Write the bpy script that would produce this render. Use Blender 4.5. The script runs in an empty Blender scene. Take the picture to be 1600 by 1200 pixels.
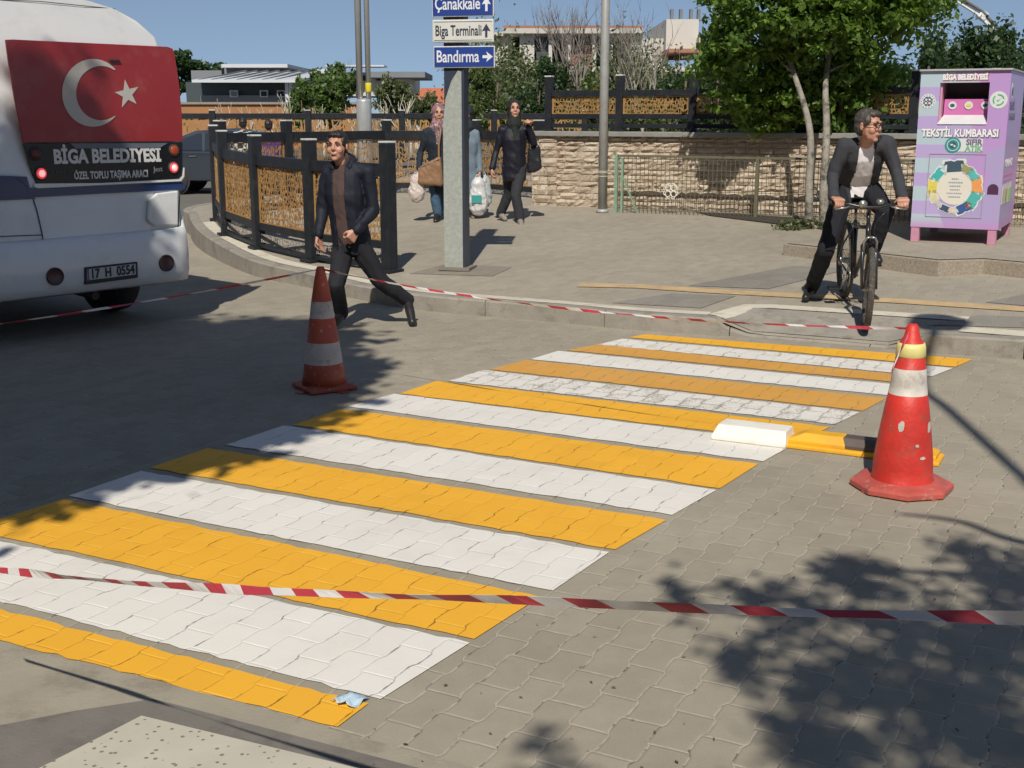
import bpy, bmesh, math, random
import numpy as np
from mathutils import Vector, Matrix, noise
from mathutils.geometry import delaunay_2d_cdt
C = bpy.context.scene.collection
R = math.radians
V = Vector
# ------------------------------------------------------------------ camera, sky, sun, exposure
F_PX, Y_HOR, CAM_H = 1900.0, 180.0, 1.78
PITCH = math.atan((600 - Y_HOR) / F_PX)
cd = bpy.data.cameras.new('camera'); cam = bpy.data.objects.new('camera', cd); C.objects.link(cam)
cam.location = (0, 0, CAM_H); cam.rotation_euler = (R(90) - PITCH, 0, 0)
cd.sensor_width = 36; cd.lens = 36 * F_PX / 1600; cd.clip_start = 0.05; cd.clip_end = 2000
bpy.context.scene.camera = cam
AZ, EL = R(5), R(46)
TR = V((math.sin(AZ) * math.cos(EL), math.cos(AZ) * math.cos(EL), -math.sin(EL)))
w = bpy.data.worlds.new('World'); bpy.context.scene.world = w; w.use_nodes = True
nt = w.node_tree; sky = nt.nodes.new('ShaderNodeTexSky'); sky.sky_type = 'NISHITA'; sky.sun_disc = False
sky.sun_elevation = EL; sky.sun_rotation = R(180) + AZ; sky.altitude = 300; sky.air_density = 1.0
sky.dust_density = 0.35; sky.ozone_density = 3.0
bg = nt.nodes['Background']; tcw = nt.nodes.new('ShaderNodeTexCoord'); va_ = nt.nodes.new('ShaderNodeVectorMath'); va_.operation = 'ADD'; va_.inputs[1].default_value = (0, 0, .13)
vn_ = nt.nodes.new('ShaderNodeVectorMath'); vn_.operation = 'NORMALIZE'; nt.links.new(tcw.outputs['Generated'], va_.inputs[0]); nt.links.new(va_.outputs[0], vn_.inputs[0]); nt.links.new(vn_.outputs[0], sky.inputs[0])
hs_ = nt.nodes.new('ShaderNodeHueSaturation'); hs_.inputs['Saturation'].default_value = .88; nt.links.new(sky.outputs[0], hs_.inputs['Color'])
nt.links.new(hs_.outputs[0], bg.inputs[0]); bg.inputs[1].default_value = 0.076
sd = bpy.data.lights.new('sun', 'SUN'); sd.energy = 4.0; sd.angle = R(0.55); sd.color = (1, 0.94, 0.84)
sun = bpy.data.objects.new('sun', sd); C.objects.link(sun); sun.rotation_euler = TR.to_track_quat('-Z', 'Y').to_euler()
vs = bpy.context.scene.view_settings; vs.view_transform = 'Standard'; vs.look = 'None'; vs.exposure = 0.12; vs.gamma = 1.0
# ------------------------------------------------------------------ survey helpers (metres from photo measurements)
def ray(px, py):
    a = (px - 800) / F_PX; b = (600 - py) / F_PX
    return V((a, math.cos(PITCH) + b * math.sin(PITCH), -math.sin(PITCH) + b * math.cos(PITCH)))
def gz(px, py, z=0.0):
    d = ray(px, py); t = (z - CAM_H) / d.z
    return V((d.x * t, d.y * t, z))
def at(px, py, D):
    d = ray(px, py); t = D / d.y
    return V((d.x * t, D, CAM_H + d.z * t))
def hplane(x, y):
    d = (x - 3.75) * .53 + (y - 8.9) * .85
    return .14 + .05 * min(max(d, 0), 8)
RO = V((1.664, 9.918)); RE = V((.8962, -.4437)); RN = V((.4437, .8962))
def hpave(x, y):
    z = hplane(x, y); q = V((x, y)) - RO; s = q.dot(RE); d = q.dot(RN)
    if -.05 < d < .55 and 0 < s < 1.7:
        fs = min(1, max(0, min(s / .3, (1.7 - s) / .3)))
        k = min(1, max(0, d / .55)); zr = .016 + (z - .016) * k
        z = z + (zr - z) * fs
    return z
def gp(px, py, lift=0.0):
    z = .2
    for _ in range(40):
        p = gz(px, py, z); z = .5 * z + .5 * (hpave(p.x, p.y) + lift)
    return gz(px, py, z)
# ------------------------------------------------------------------ object helpers
def tag(o, label=None, cat=None, group=None, kind=None):
    if label: o['label'] = label
    if cat: o['category'] = cat
    if group: o['group'] = group
    if kind: o['kind'] = kind
    return o
def empty(name, loc=(0, 0, 0), rz=0, label=None, cat=None, group=None):
    o = bpy.data.objects.new(name, None); C.objects.link(o); o.location = loc; o.rotation_euler = (0, 0, rz)
    o.empty_display_size = .2
    return tag(o, label, cat, group)
def copy_tree(o, parent=None):
    c = o.copy(); C.objects.link(c); c.parent = parent
    for ch in list(o.children): copy_tree(ch, c)
    return c
def link(name, me, mats, parent=None, smooth=False):
    o = bpy.data.objects.new(name, me); C.objects.link(o)
    if not isinstance(mats, (list, tuple)): mats = [mats]
    for m in mats: me.materials.append(m)
    if parent is not None: o.parent = parent
    if smooth and len(me.polygons): me.polygons.foreach_set('use_smooth', [True] * len(me.polygons))
    return o
def inv(parent):
    """world-space geometry under an Empty: return its inverse matrix"""
    bpy.context.view_layer.update(); return parent.matrix_world.inverted()
class MB:
    def __init__(s): s.v = []; s.f = []; s.m = []
    def add(s, vs, fs, mi=0):
        n = len(s.v); s.v += [tuple(q) for q in vs]; s.f += [tuple(i + n for i in f) for f in fs]; s.m += [mi] * len(fs); return s
    def box(s, c, sz, rz=0, mi=0, rot=None):
        M = rot if rot is not None else Matrix.Rotation(rz, 3, 'Z'); c = V(c)
        vs = [c + M @ V((sx * sz[0] / 2, sy * sz[1] / 2, sg * sz[2] / 2)) for sx in (-1, 1) for sy in (-1, 1) for sg in (-1, 1)]
        return s.add(vs, [(0, 1, 3, 2), (4, 6, 7, 5), (0, 4, 5, 1), (2, 3, 7, 6), (0, 2, 6, 4), (1, 5, 7, 3)], mi)
    def bar(s, a, b, wd, ht=None, mi=0, up=V((0, 0, 1))):
        a, b = V(a), V(b); d = b - a; L = d.length
        if L < 1e-6: return s
        z = d / L; x = up.cross(z)
        if x.length < 1e-4: x = V((1, 0, 0))
        x.normalize(); y = z.cross(x); M = Matrix((x, y, z)).transposed()
        return s.box((a + b) / 2, (wd, ht or wd, L), mi=mi, rot=M)
    def tube(s, pts, rad, n=10, mi=0, caps=True):
        pts = [V(p) for p in pts]; k = len(pts)
        rs = rad if isinstance(rad, (list, tuple)) else [rad] * k
        base = len(s.v); prev = None
        for i, p in enumerate(pts):
            d = (pts[min(i + 1, k - 1)] - pts[max(i - 1, 0)]); d.normalize()
            if prev is None:
                x = d.orthogonal().normalized()
            else:
                x = (prev - d * prev.dot(d))
                x = x.normalized() if x.length > 1e-5 else d.orthogonal().normalized()
            prev = x; y = d.cross(x)
            for j in range(n):
                a = 2 * math.pi * j / n; s.v.append(tuple(p + (x * math.cos(a) + y * math.sin(a)) * rs[i]))
        for i in range(k - 1):
            for j in range(n):
                j2 = (j + 1) % n; s.f.append((base + i * n + j, base + i * n + j2, base + (i + 1) * n + j2, base + (i + 1) * n + j)); s.m.append(mi)
        if caps:
            s.f.append(tuple(base + j for j in reversed(range(n)))); s.f.append(tuple(base + (k - 1) * n + j for j in range(n))); s.m += [mi, mi]
        return s
    def lathe(s, prof, n=24, c=(0, 0, 0), mis=None, axis=None, closed=True):
        c = V(c); M = Matrix.Identity(3) if axis is None else V((0, 0, 1)).rotation_difference(V(axis)).to_matrix()
        base = len(s.v)
        for r, z in prof:
            for j in range(n):
                a = 2 * math.pi * j / n; s.v.append(tuple(c + M @ V((r * math.cos(a), r * math.sin(a), z))))
        for i in range(len(prof) - 1):
            for j in range(n):
                j2 = (j + 1) % n; s.f.append((base + i * n + j, base + i * n + j2, base + (i + 1) * n + j2, base + (i + 1) * n + j)); s.m.append(mis[i] if mis else 0)
        if closed:
            s.f.append(tuple(base + j for j in reversed(range(n)))); s.f.append(tuple(base + (len(prof) - 1) * n + j for j in range(n)))
            s.m += [mis[0] if mis else 0, mis[-1] if mis else 0]
        return s
    def prism(s, pts, off, mi=0):
        """pts: planar 3D loop; extruded by vector off"""
        n = len(pts); off = V(off); vs = [V(p) for p in pts] + [V(p) + off for p in pts]
        fs = [tuple(reversed(range(n))), tuple(range(n, 2 * n))] + [(i, (i + 1) % n, (i + 1) % n + n, i + n) for i in range(n)]
        return s.add(vs, fs, mi)
    def loft(s, rings, mi=0, caps=True):
        n = len(rings[0]); base = len(s.v)
        for r in rings: s.v += [tuple(p) for p in r]
        for i in range(len(rings) - 1):
            for j in range(n):
                j2 = (j + 1) % n; s.f.append((base + i * n + j, base + i * n + j2, base + (i + 1) * n + j2, base + (i + 1) * n + j)); s.m.append(mi)
        if caps:
            s.f.append(tuple(base + j for j in reversed(range(n)))); s.f.append(tuple(base + (len(rings) - 1) * n + j for j in range(n))); s.m += [mi, mi]
        return s
    def build(s, name, mats, parent=None, smooth=False, bevel=0, M=None, fix=True, seg=2):
        me = bpy.data.meshes.new(name)
        vs = s.v if M is None else [tuple(M @ V(q)) for q in s.v]
        me.from_pydata(vs, [], s.f)
        if fix:
            b = bmesh.new(); b.from_mesh(me)
            for f, m in zip(b.faces, s.m): f.material_index = m
            bmesh.ops.recalc_face_normals(b, faces=b.faces[:]); b.to_mesh(me); b.free()
        else: me.polygons.foreach_set('material_index', s.m)
        o = link(name, me, mats, parent, smooth)
        if bevel:
            bm_ = o.modifiers.new('bevel', 'BEVEL'); bm_.width = bevel; bm_.segments = seg; bm_.limit_method = 'ANGLE'; bm_.angle_limit = R(40)
        return o
# ------------------------------------------------------------------ materials
MATS = {}
class NT:
    def __init__(s, name):
        s.m = bpy.data.materials.new(name); s.m.use_nodes = True; s.t = s.m.node_tree; s.b = s.t.nodes['Principled BSDF']
    def n(s, t, **k):
        q = s.t.nodes.new(t)
        for a, b in k.items():
            if a.startswith('i_'):
                key = a[2:]; key = int(key) if key.isdigit() else key.replace('_', ' ')
                q.inputs[key].default_value = b
            else: setattr(q, a, b)
        return q
    def l(s, a, b): s.t.links.new(a, b)
    def math(s, op, a, b=None, c=None, clamp=False):
        q = s.n('ShaderNodeMath', operation=op, use_clamp=clamp)
        for i, x in enumerate((a, b, c)):
            if x is None: continue
            if isinstance(x, (int, float)): q.inputs[i].default_value = x
            else: s.l(x, q.inputs[i])
        return q.outputs[0]
    def mix(s, f, a, b, blend='MIX'):
        q = s.n('ShaderNodeMix', data_type='RGBA', blend_type=blend)
        for sock, x in ((q.inputs[0], f), (q.inputs[6], a), (q.inputs[7], b)):
            if isinstance(x, (int, float)): sock.default_value = x
            elif isinstance(x, (tuple, list)): sock.default_value = tuple(x) + (1,) if len(x) == 3 else x
            else: s.l(x, sock)
        return q.outputs[2]
    def noise(s, sc, det=3, rough=.55, coord=None):
        q = s.n('ShaderNodeTexNoise', i_Scale=sc, i_Detail=det, i_Roughness=rough)
        if coord is not None: s.l(coord, q.inputs['Vector'])
        return q.outputs[0]
    def ramp(s, f, a, b, lo=0., hi=1.):
        q = s.n('ShaderNodeMapRange', interpolation_type='SMOOTHSTEP'); s.l(f, q.inputs[0])
        q.inputs[1].default_value = a; q.inputs[2].default_value = b; q.inputs[3].default_value = lo; q.inputs[4].default_value = hi
        return q.outputs[0]
    def pos(s): return s.n('ShaderNodeNewGeometry').outputs['Position']
    def obj(s): return s.n('ShaderNodeTexCoord').outputs['Object']
    def bump(s, h, dist=.01, st=1.):
        q = s.n('ShaderNodeBump', i_Strength=st, i_Distance=dist); s.l(h, q.inputs['Height']); s.l(q.outputs[0], s.b.inputs['Normal'])
def mat(name, col, rough=.6, var=.12, vs_=8., metal=0., bump=0., bs=30., dirt=None, dirt_amt=.4, spec=.5, coat=0., wp=True, emit=0):
    if name in MATS: return MATS[name]
    t = NT(name); co = t.pos() if wp else t.obj()
    t.b.inputs['Roughness'].default_value = rough; t.b.inputs['Metallic'].default_value = metal
    t.b.inputs['Specular IOR Level'].default_value = spec; t.b.inputs['Coat Weight'].default_value = coat
    n1 = t.noise(vs_, 4, .6, co)
    c = t.mix(n1, tuple(x * (1 - var * 1.6) for x in col), tuple(min(1, x * (1 + var * 1.6)) for x in col))
    if dirt:
        n2 = t.ramp(t.noise(vs_ * .7 + 1.3, 6, .7, co), .48, .68, 0, dirt_amt); c = t.mix(n2, c, dirt)
    t.l(c, t.b.inputs['Base Color'])
    if bump: t.bump(t.noise(bs, 5, .6, co), bump)
    if emit:
        t.b.inputs['Emission Color'].default_value = tuple(col) + (1,); t.b.inputs['Emission Strength'].default_value = emit
    MATS[name] = t.m; return t.m
PANG = R(-27.5)
def paver(name, paint=None, wear=0.0, plain=False, cw=.125, rh=.23, base=(.350, .312, .242), tint=1.0):
    """interlocking zig-zag pavers laid along the crossing; optional paint coat with joints and wear"""
    t = NT(name); P = t.pos()
    mp = t.n('ShaderNodeVectorRotate', rotation_type='Z_AXIS'); t.l(P, mp.inputs[0]); mp.inputs['Angle'].default_value = -PANG
    sx = t.n('ShaderNodeSeparateXYZ'); t.l(mp.outputs[0], sx.inputs[0]); u, v = sx.outputs[0], sx.outputs[1]
    wob = t.noise(2.1, 2, .5, P); u = t.math('MULTIPLY_ADD', wob, .022, u); wob2 = t.noise(2.6, 2, .5, mp.outputs[0]); v = t.math('MULTIPLY_ADD', wob2, .02, v)
    tri = t.math('PINGPONG', t.math('DIVIDE', v, rh / 2), 1.0)
    tri = t.math('MULTIPLY_ADD', tri, 2, -1.0); tri = t.math('MULTIPLY', tri, 4.0)
    tri = t.math('MINIMUM', t.math('MAXIMUM', tri, -1.0), 1.0)
    uu = t.math('DIVIDE', t.math('MULTIPLY_ADD', tri, .0068, u), cw)
    iu = t.math('FLOOR', uu); fu = t.math('FRACT', uu)
    du = t.math('MULTIPLY', t.math('MINIMUM', fu, t.math('SUBTRACT', 1.0, fu)), cw)
    odd = t.math('MODULO', t.math('ADD', iu, 1000.0), 2.0)
    vv = t.math('DIVIDE', t.math('MULTIPLY_ADD', odd, rh / 2, t.math('ADD', v, rh / 4)), rh)
    iv = t.math('FLOOR', vv); fv = t.math('FRACT', vv)
    dv = t.math('MULTIPLY', t.math('MINIMUM', fv, t.math('SUBTRACT', 1.0, fv)), rh)
    dist = t.math('MINIMUM', du, dv); islong = t.math('LESS_THAN', du, dv)
    cb = t.n('ShaderNodeCombineXYZ'); t.l(iu, cb.inputs[0]); t.l(iv, cb.inputs[1])
    wn = t.n('ShaderNodeTexWhiteNoise', noise_dimensions='2D'); t.l(cb.outputs[0], wn.inputs[0]); rnd = wn.outputs[0]
    jn = t.noise(23, 3, .6, P)                                       # joints open and close along their length
    big = t.noise(.55, 4, .6, P); fine = t.noise(160, 3, .7, P); mid = t.noise(7, 5, .65, P)
    val = t.math('MULTIPLY_ADD', rnd, .09, t.math('MULTIPLY_ADD', big, .35, t.math('MULTIPLY_ADD', fine, .3, t.math('MULTIPLY', mid, .25))))
    b0 = tuple(x * tint for x in base)
    conc = t.mix(t.ramp(val, .28, .8), tuple(x * .76 for x in b0), tuple(x * 1.2 for x in b0))
    stain = t.ramp(t.noise(3.3, 6, .75, P), .57, .72, 0, .35); conc = t.mix(stain, conc, (.17, .155, .13))
    jw = t.ramp(jn, .42, .68, .0001, .0032)
    q = t.math('SUBTRACT', dist, jw); jm = t.ramp(q, .0, .0022, 1, 0)
    if plain: jm = t.math('MULTIPLY', jm, .55)
    t.b.inputs['Roughness'].default_value = .85; t.b.inputs['Specular IOR Level'].default_value = .25
    jcol = t.mix(t.math('MULTIPLY', islong, t.ramp(t.noise(17, 2, .5, P), .54, .62)), (.48, .42, .345), (.085, .075, .062))
    if paint is None:
        col = t.mix(t.math('MULTIPLY', jm, .7), conc, jcol)
        h = t.math('MULTIPLY_ADD', t.ramp(dist, 0, .009), .004, t.math('MULTIPLY_ADD', fine, .0009, t.math('MULTIPLY', rnd, .001)))
    else:
        pc = t.mix(t.math('MULTIPLY_ADD', rnd, .5, t.math('MULTIPLY', mid, .5)), tuple(x * .93 for x in paint), tuple(min(1, x * 1.04) for x in paint))
        pc = t.mix(t.math('MULTIPLY', jm, t.math('MULTIPLY', t.math('SUBTRACT', 1.0, islong), t.ramp(t.noise(5, 2, .5, P), .40, .52, 0, .8))), pc, tuple(min(.93, x * 1.15 + .07) for x in paint)); pj = t.math('MULTIPLY', t.math('MULTIPLY', jm, t.math('MULTIPLY_ADD', islong, .85, .15)), t.ramp(t.noise(6.5, 2, .5, P), .48, .58, 0.08, .85))  # cross joints paler: lit chamfer edges put into the paint colour
        pc = t.mix(pj, pc, tuple(x * .26 for x in paint))
        pc = t.mix(t.ramp(t.noise(38, 5, .7, P), .66, .74, 0, .3), pc, tuple(x * .7 for x in paint))
        pc = t.mix(t.ramp(t.noise(1.3, 6, .7, P), .46, .72, 0, .22), pc, tuple(x * k for x, k in zip(paint, (.62, .58, .55))))
        pc = t.mix(t.ramp(t.noise(210, 2, .5, P), .66, .72, 0, .35), pc, (.2, .17, .13))
        if wear:
            wv = t.math('MULTIPLY_ADD', t.noise(70, 6, .85, P), .68, t.math('MULTIPLY_ADD', t.noise(8, 3, .6, P), .22, t.math('MULTIPLY', rnd, .10)))
            wv = t.math('MULTIPLY_ADD', t.ramp(dist, 0, .02), -.07, wv)
            wm = t.ramp(wv, .56 - wear * .22, .60 - wear * .16, 0, min(1, .35 + wear)); pc = t.mix(wm, pc, conc)
        col = pc
        h = t.math('MULTIPLY_ADD', t.ramp(dist, 0, .007), .003, t.math('MULTIPLY', fine, .0006))
        t.b.inputs['Roughness'].default_value = .6
    t.l(col, t.b.inputs['Base Color'])
    bp = t.n('ShaderNodeBump', i_Strength=.55, i_Distance=1.0); t.l(h, bp.inputs['Height']); t.l(bp.outputs[0], t.b.inputs['Normal'])
    return t.m
def leafmat(name, c1, c2, trans=.35):
    t = NT(name); g = t.n('ShaderNodeNewGeometry'); r = g.outputs['Random Per Island']
    n = t.noise(1.6, 3, .6, t.pos()); k = t.math('MULTIPLY_ADD', r, .6, t.math('MULTIPLY', n, .4))
    c = t.mix(t.ramp(k, .2, .75), c1, c2); t.l(c, t.b.inputs['Base Color']); t.b.inputs['Roughness'].default_value = .45
    tr = t.n('ShaderNodeBsdfTranslucent'); c2_ = t.mix(.35, c, (.35, .55, .05)); t.l(c2_, tr.inputs[0])
    mx = t.n('ShaderNodeMixShader', i_0=trans); t.l(t.b.outputs[0], mx.inputs[1]); t.l(tr.outputs[0], mx.inputs[2])
    t.l(mx.outputs[0], t.t.nodes['Material Output'].inputs[0]); return t.m
def text(s, size, origin, xd, up, m, parent, name='lettering', align='CENTER', off=0., ext=.0015, M=None, sx=1., fit=None):
    cu = bpy.data.curves.new(name, 'FONT'); cu.body = s; cu.size = size; cu.align_x = align; cu.align_y = 'CENTER'
    cu.extrude = ext; cu.offset = off; cu.resolution_u = 3
    tmp = bpy.data.objects.new('tmp', cu); C.objects.link(tmp); bpy.context.view_layer.update()
    me = bpy.data.meshes.new_from_object(tmp.evaluated_get(bpy.context.evaluated_depsgraph_get())); bpy.data.objects.remove(tmp)
    if fit:
        xs_ = [q.co.x for q in me.vertices]; sx = fit / (max(xs_) - min(xs_))
    x = V(xd).normalized(); y = V(up).normalized(); z = x.cross(y)
    T = Matrix.Translation(V(origin)) @ Matrix((x * sx, y, z)).transposed().to_4x4()
    if M is not None: T = M @ T
    me.transform(T); me.materials.clear(); return link(name, me, m, parent)
# ------------------------------------------------------------------ organic shapes (hulls fused by a voxel remesh)
SPH = []
for i in range(7):
    th = math.pi * i / 6
    for j in range(10): SPH.append(V((math.sin(th) * math.cos(j * .6283), math.sin(th) * math.sin(j * .6283), math.cos(th))))
def cap(a, ra, b, rb): return [V(a) + q * ra for q in SPH] + [V(b) + q * rb for q in SPH]
def ell(c, r, M=None): return [V(c) + ((M @ V((q.x * r[0], q.y * r[1], q.z * r[2]))) if M is not None else V((q.x * r[0], q.y * r[1], q.z * r[2]))) for q in SPH]
def rings(lst, l, f):
    out = []; l = V(l); f = V(f)
    def rg(c, a, b): return [V(c) + l * (a * math.cos(k * .3927)) + f * (b * math.sin(k * .3927)) for k in range(16)]
    for (c1, a1, b1), (c2, a2, b2) in zip(lst, lst[1:]): out.append(rg(c1, a1, b1) + rg(c2, a2, b2))
    return out
def blob(name, hulls, m, parent, voxel=.01, smooth=3, wr=0., wf=9., cut=None, solid=0., M=None, seed=0):
    bm = bmesh.new()
    for pts in hulls:
        vs_ = [bm.verts.new(p) for p in pts]; r = bmesh.ops.convex_hull(bm, input=vs_)
        junk = [g for g in r['geom_interior'] if isinstance(g, bmesh.types.BMVert)] + [g for g in r['geom_unused'] if isinstance(g, bmesh.types.BMVert)]
        if junk: bmesh.ops.delete(bm, geom=list(set(junk)), context='VERTS')
    me = bpy.data.meshes.new('tmp'); bm.to_mesh(me); bm.free()
    tmp = bpy.data.objects.new('tmp', me); C.objects.link(tmp)
    md = tmp.modifiers.new('r', 'REMESH'); md.mode = 'VOXEL'; md.voxel_size = voxel
    if smooth:
        sm = tmp.modifiers.new('s', 'SMOOTH'); sm.iterations = smooth; sm.factor = .6
    bpy.context.view_layer.update()
    me2 = bpy.data.meshes.new_from_object(tmp.evaluated_get(bpy.context.evaluated_depsgraph_get())); bpy.data.objects.remove(tmp)
    if wr or cut:
        b = bmesh.new(); b.from_mesh(me2); b.normal_update()
        if wr:
            for q in b.verts:
                p = V((q.co.x, q.co.y, q.co.z * .9 + q.co.x * .7)) * wf + V((seed * 3.1, seed, 0))
                k = noise.noise(p) + .5 * noise.noise(p * 2.3); k = k - abs(noise.noise(p * 1.3 + V((9, 3, 1)))) * .8
                q.co += q.normal * (k * wr)
        if cut: bmesh.ops.delete(b, geom=[q for q in b.verts if cut(q.co)], context='VERTS')
        b.to_mesh(me2); b.free()
    if M is not None: me2.transform(M)
    me2.materials.clear(); o = link(name, me2, m, parent, True)
    if solid: sd_ = o.modifiers.new('thick', 'SOLIDIFY'); sd_.thickness = solid; sd_.offset = 0
    return o
def leaf_cloud(name, m, clumps, n, size, seed, parent=None, sub=7, tight=.33, asp=.55):
    """clumps: (centre, radii). leaves gather in smaller tufts so that gaps stay open between them"""
    r = np.random.default_rng(seed); vol = np.array([c[1][0] * c[1][1] * c[1][2] for c in clumps]) ** .75; vol /= vol.sum()
    tc = []; tr = []
    for (c, rr), wgt in zip(clumps, vol):
        k = max(3, int(round(sub * len(clumps) * wgt)))
        d = r.normal(size=(k, 3)); d /= np.linalg.norm(d, axis=1)[:, None]
        rad = r.uniform(.35, 1.0, (k, 1)) ** .5
        tc.append(np.array(c) + d * rad * np.array(rr)); tr.append(np.tile(np.array(rr) * tight, (k, 1)))
    tc = np.vstack(tc); tr = np.vstack(tr); idx = r.integers(0, len(tc), n)
    pos = tc[idx] + r.normal(size=(n, 3)) * tr[idx] * .55
    a = r.normal(size=(n, 3)); a /= np.linalg.norm(a, axis=1)[:, None]
    b = r.normal(size=(n, 3)); b[:, 2] *= .6; b -= a * (a * b).sum(1)[:, None]; b /= np.linalg.norm(b, axis=1)[:, None]
    s = size * r.uniform(.6, 1.3, (n, 1)); a = a * s * .5; b = b * s * .5 * asp
    vs_ = np.stack([pos - a, pos + b, pos + a, pos - b], 1).reshape(-1, 3)
    me = bpy.data.meshes.new(name); me.vertices.add(n * 4); me.vertices.foreach_set('co', vs_.astype(np.float32).ravel())
    me.loops.add(n * 4); me.loops.foreach_set('vertex_index', np.arange(n * 4, dtype=np.int32))
    me.polygons.add(n); me.polygons.foreach_set('loop_start', np.arange(0, n * 4, 4, dtype=np.int32)); me.update(calc_edges=True)
    return link(name, me, m, parent)
def branches(mb, p, d, L, r, depth, rnd, mi=0, spread=.6, kids=3, up=.15):
    pts = [p]; q = p.copy(); dd = d.copy()
    for i in range(4):
        dd = (dd + V((rnd.uniform(-.18, .18), rnd.uniform(-.18, .18), rnd.uniform(-.1, .14)))).normalized(); q = q + dd * L / 4; pts.append(q.copy())
    mb.tube(pts, [r * (1 - .13 * i) for i in range(5)], 5 if depth < 3 else 8, mi)
    if depth <= 0: return
    for k in range(kids):
        t = rnd.choice([2, 3, 4]) if k else 4
        nd = (dd + V((rnd.uniform(-1, 1), rnd.uniform(-1, 1), rnd.uniform(-.3, .8) + up)) * spread).normalized()
        branches(mb, pts[t].copy(), nd, L * rnd.uniform(.55, .8), r * .5, depth - 1, rnd, mi, spread, kids, up)
# ------------------------------------------------------------------ palette
WHITE_P = (.76, .73, .67); YEL = (.84, .43, .035)
road_m = paver('road_pavers')
pale_conc = mat('pale_concrete', (.60, .55, .45), .85, .14, 6, bump=.003, bs=60, dirt=(.2, .18, .15), dirt_amt=.35, spec=.2)
kerb_m = mat('kerb_concrete', (.30, .275, .235), .9, .16, 5, bump=.004, bs=55, dirt=(.13, .12, .1), dirt_amt=.5, spec=.2)
pave_m = paver('pavement_pavers', plain=True, cw=.1, rh=.2, base=(.355, .315, .25))
dark_patch = paver('dark_slab', plain=True, cw=.2, rh=.2, base=(.26, .238, .205))
tact_m = mat('yellow_tactile', (.52, .37, .20), .8, .16, 7, bump=.003, bs=50, dirt=(.32, .27, .2), dirt_amt=.6, spec=.2)
asph = mat('asphalt', (.16, .148, .13), .9, .14, 2, bump=.004, bs=120, spec=.2)
galv = mat('galvanised_steel', (.40, .43, .39), .5, .22, 28, metal=.25, dirt=(.3, .3, .27), dirt_amt=.5)
grey_pole = mat('grey_painted_steel', (.38, .38, .36), .5, .1, 6, metal=.2, dirt=(.22, .2, .17), dirt_amt=.4)
blk = mat('black_painted_steel', (.018, .021, .026), .45, .25, 9, spec=.3, dirt=(.06, .055, .05), dirt_amt=.35)
capm = mat('pale_post_cap', (.6, .6, .58), .4, .08, 20)
corten = mat('corten_orange', (.38, .215, .075), .6, .3, 14, dirt=(.24, .12, .04), dirt_amt=.6)
skin = mat('skin', (.50, .26, .18), .5, .08, 20); skin2 = mat('pale_skin', (.58, .35, .26), .5, .08, 20)
hairb = mat('dark_hair', (.025, .02, .017), .5, .3, 60); hairg = mat('grey_brown_hair', (.065, .055, .047), .55, .3, 60)
rubber = mat('tyre_rubber', (.035, .034, .033), .8, .2, 40, dirt=(.12, .11, .09), dirt_amt=.4)
glassd = mat('dark_glass', (.02, .026, .035), .06, .05, 3, spec=.8)
chrome = mat('bright_metal', (.6, .6, .6), .22, .05, 20, metal=1.)
eye_w = mat('eye_white', (.26, .19, .15), .3, .02); eye_d = mat('eye_dark', (.07, .04, .03), .3, .02)
# ------------------------------------------------------------------ setting
g = MB().add([(-300, -60, -.012), (300, -60, -.012), (300, 600, -.012), (-300, 600, -.012)], [(0, 1, 2, 3)])
tag(g.build('ground', asph), kind='structure')
rd = MB().add([(-16, -8, 0), (14, -8, 0), (14, 22, 0), (-16, 22, 0)], [(0, 1, 2, 3)])
tag(rd.build('road', road_m), kind='structure')
# kerb line, traced on the road surface
KP = [(1600, 562), (1447, 551), (1385, 545), (1167, 527), (1114, 524), (983, 515), (862, 503), (661, 485), (560, 468), (481, 449), (430, 439), (389, 428), (352, 412), (322, 396), (305, 382), (298, 368), (303, 357)]
kw = [gz(x, y) for x, y in KP]; d0 = (kw[0] - kw[1]).normalized(); kw = [kw[0] + V((.93, -.36, 0)) * 12] + kw + [kw[-1] + V((1.2, 2.2, 0)), kw[-1] + V((2.2, 8, 0))]
def resample(pts, step):
    out = [pts[0]]
    for a, b in zip(pts, pts[1:]):
        n = max(1, int((b - a).length / step))
        for i in range(1, n + 1): out.append(a.lerp(b, i / n))
    return out
def catmull(pts, n=6):
    out = []
    for i in range(len(pts) - 1):
        p0 = pts[max(i - 1, 0)]; p1 = pts[i]; p2 = pts[i + 1]; p3 = pts[min(i + 2, len(pts) - 1)]
        for k in range(n):
            t = k / n; out.append(.5 * ((2 * p1) + (p2 - p0) * t + (2 * p0 - 5 * p1 + 4 * p2 - p3) * t * t + (3 * p1 - p0 - 3 * p2 + p3) * t ** 3))
    return out + [pts[-1]]
kc = resample(kw[:6], .12) + catmull(kw[5:], 6)[1:]
def knorm(i):
    a = kc[max(i - 1, 0)]; b = kc[min(i + 1, len(kc) - 1)]; d = (b - a).normalized(); return V((d.y, -d.x, 0))
bpts = [p + knorm(i) * .02 for i, p in enumerate(kc)]
poly = [V((p.x, p.y)) for p in bpts] + [V((-1.5, 26)), V((18, 26)), V((18, 5))]
nb = len(poly); ins = []
x = -4.6
while x < 12:
    y = 5.5
    while y < 24: ins.append(V((x, y))); y += .45
    x += .45
for i in range(30):
    for j in range(12):
        q = RO + RE * (-.15 + i * .07) + RN * (.0 + j * .055); ins.append(V((q.x, q.y)))
cv, ce, cf, *_ = delaunay_2d_cdt(poly + ins, [(i, (i + 1) % nb) for i in range(nb)], [list(range(nb))], 1, 1e-4)
pv = MB().add([(p.x, p.y, hpave(p.x, p.y)) for p in cv], [tuple(f) for f in cf])
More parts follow.
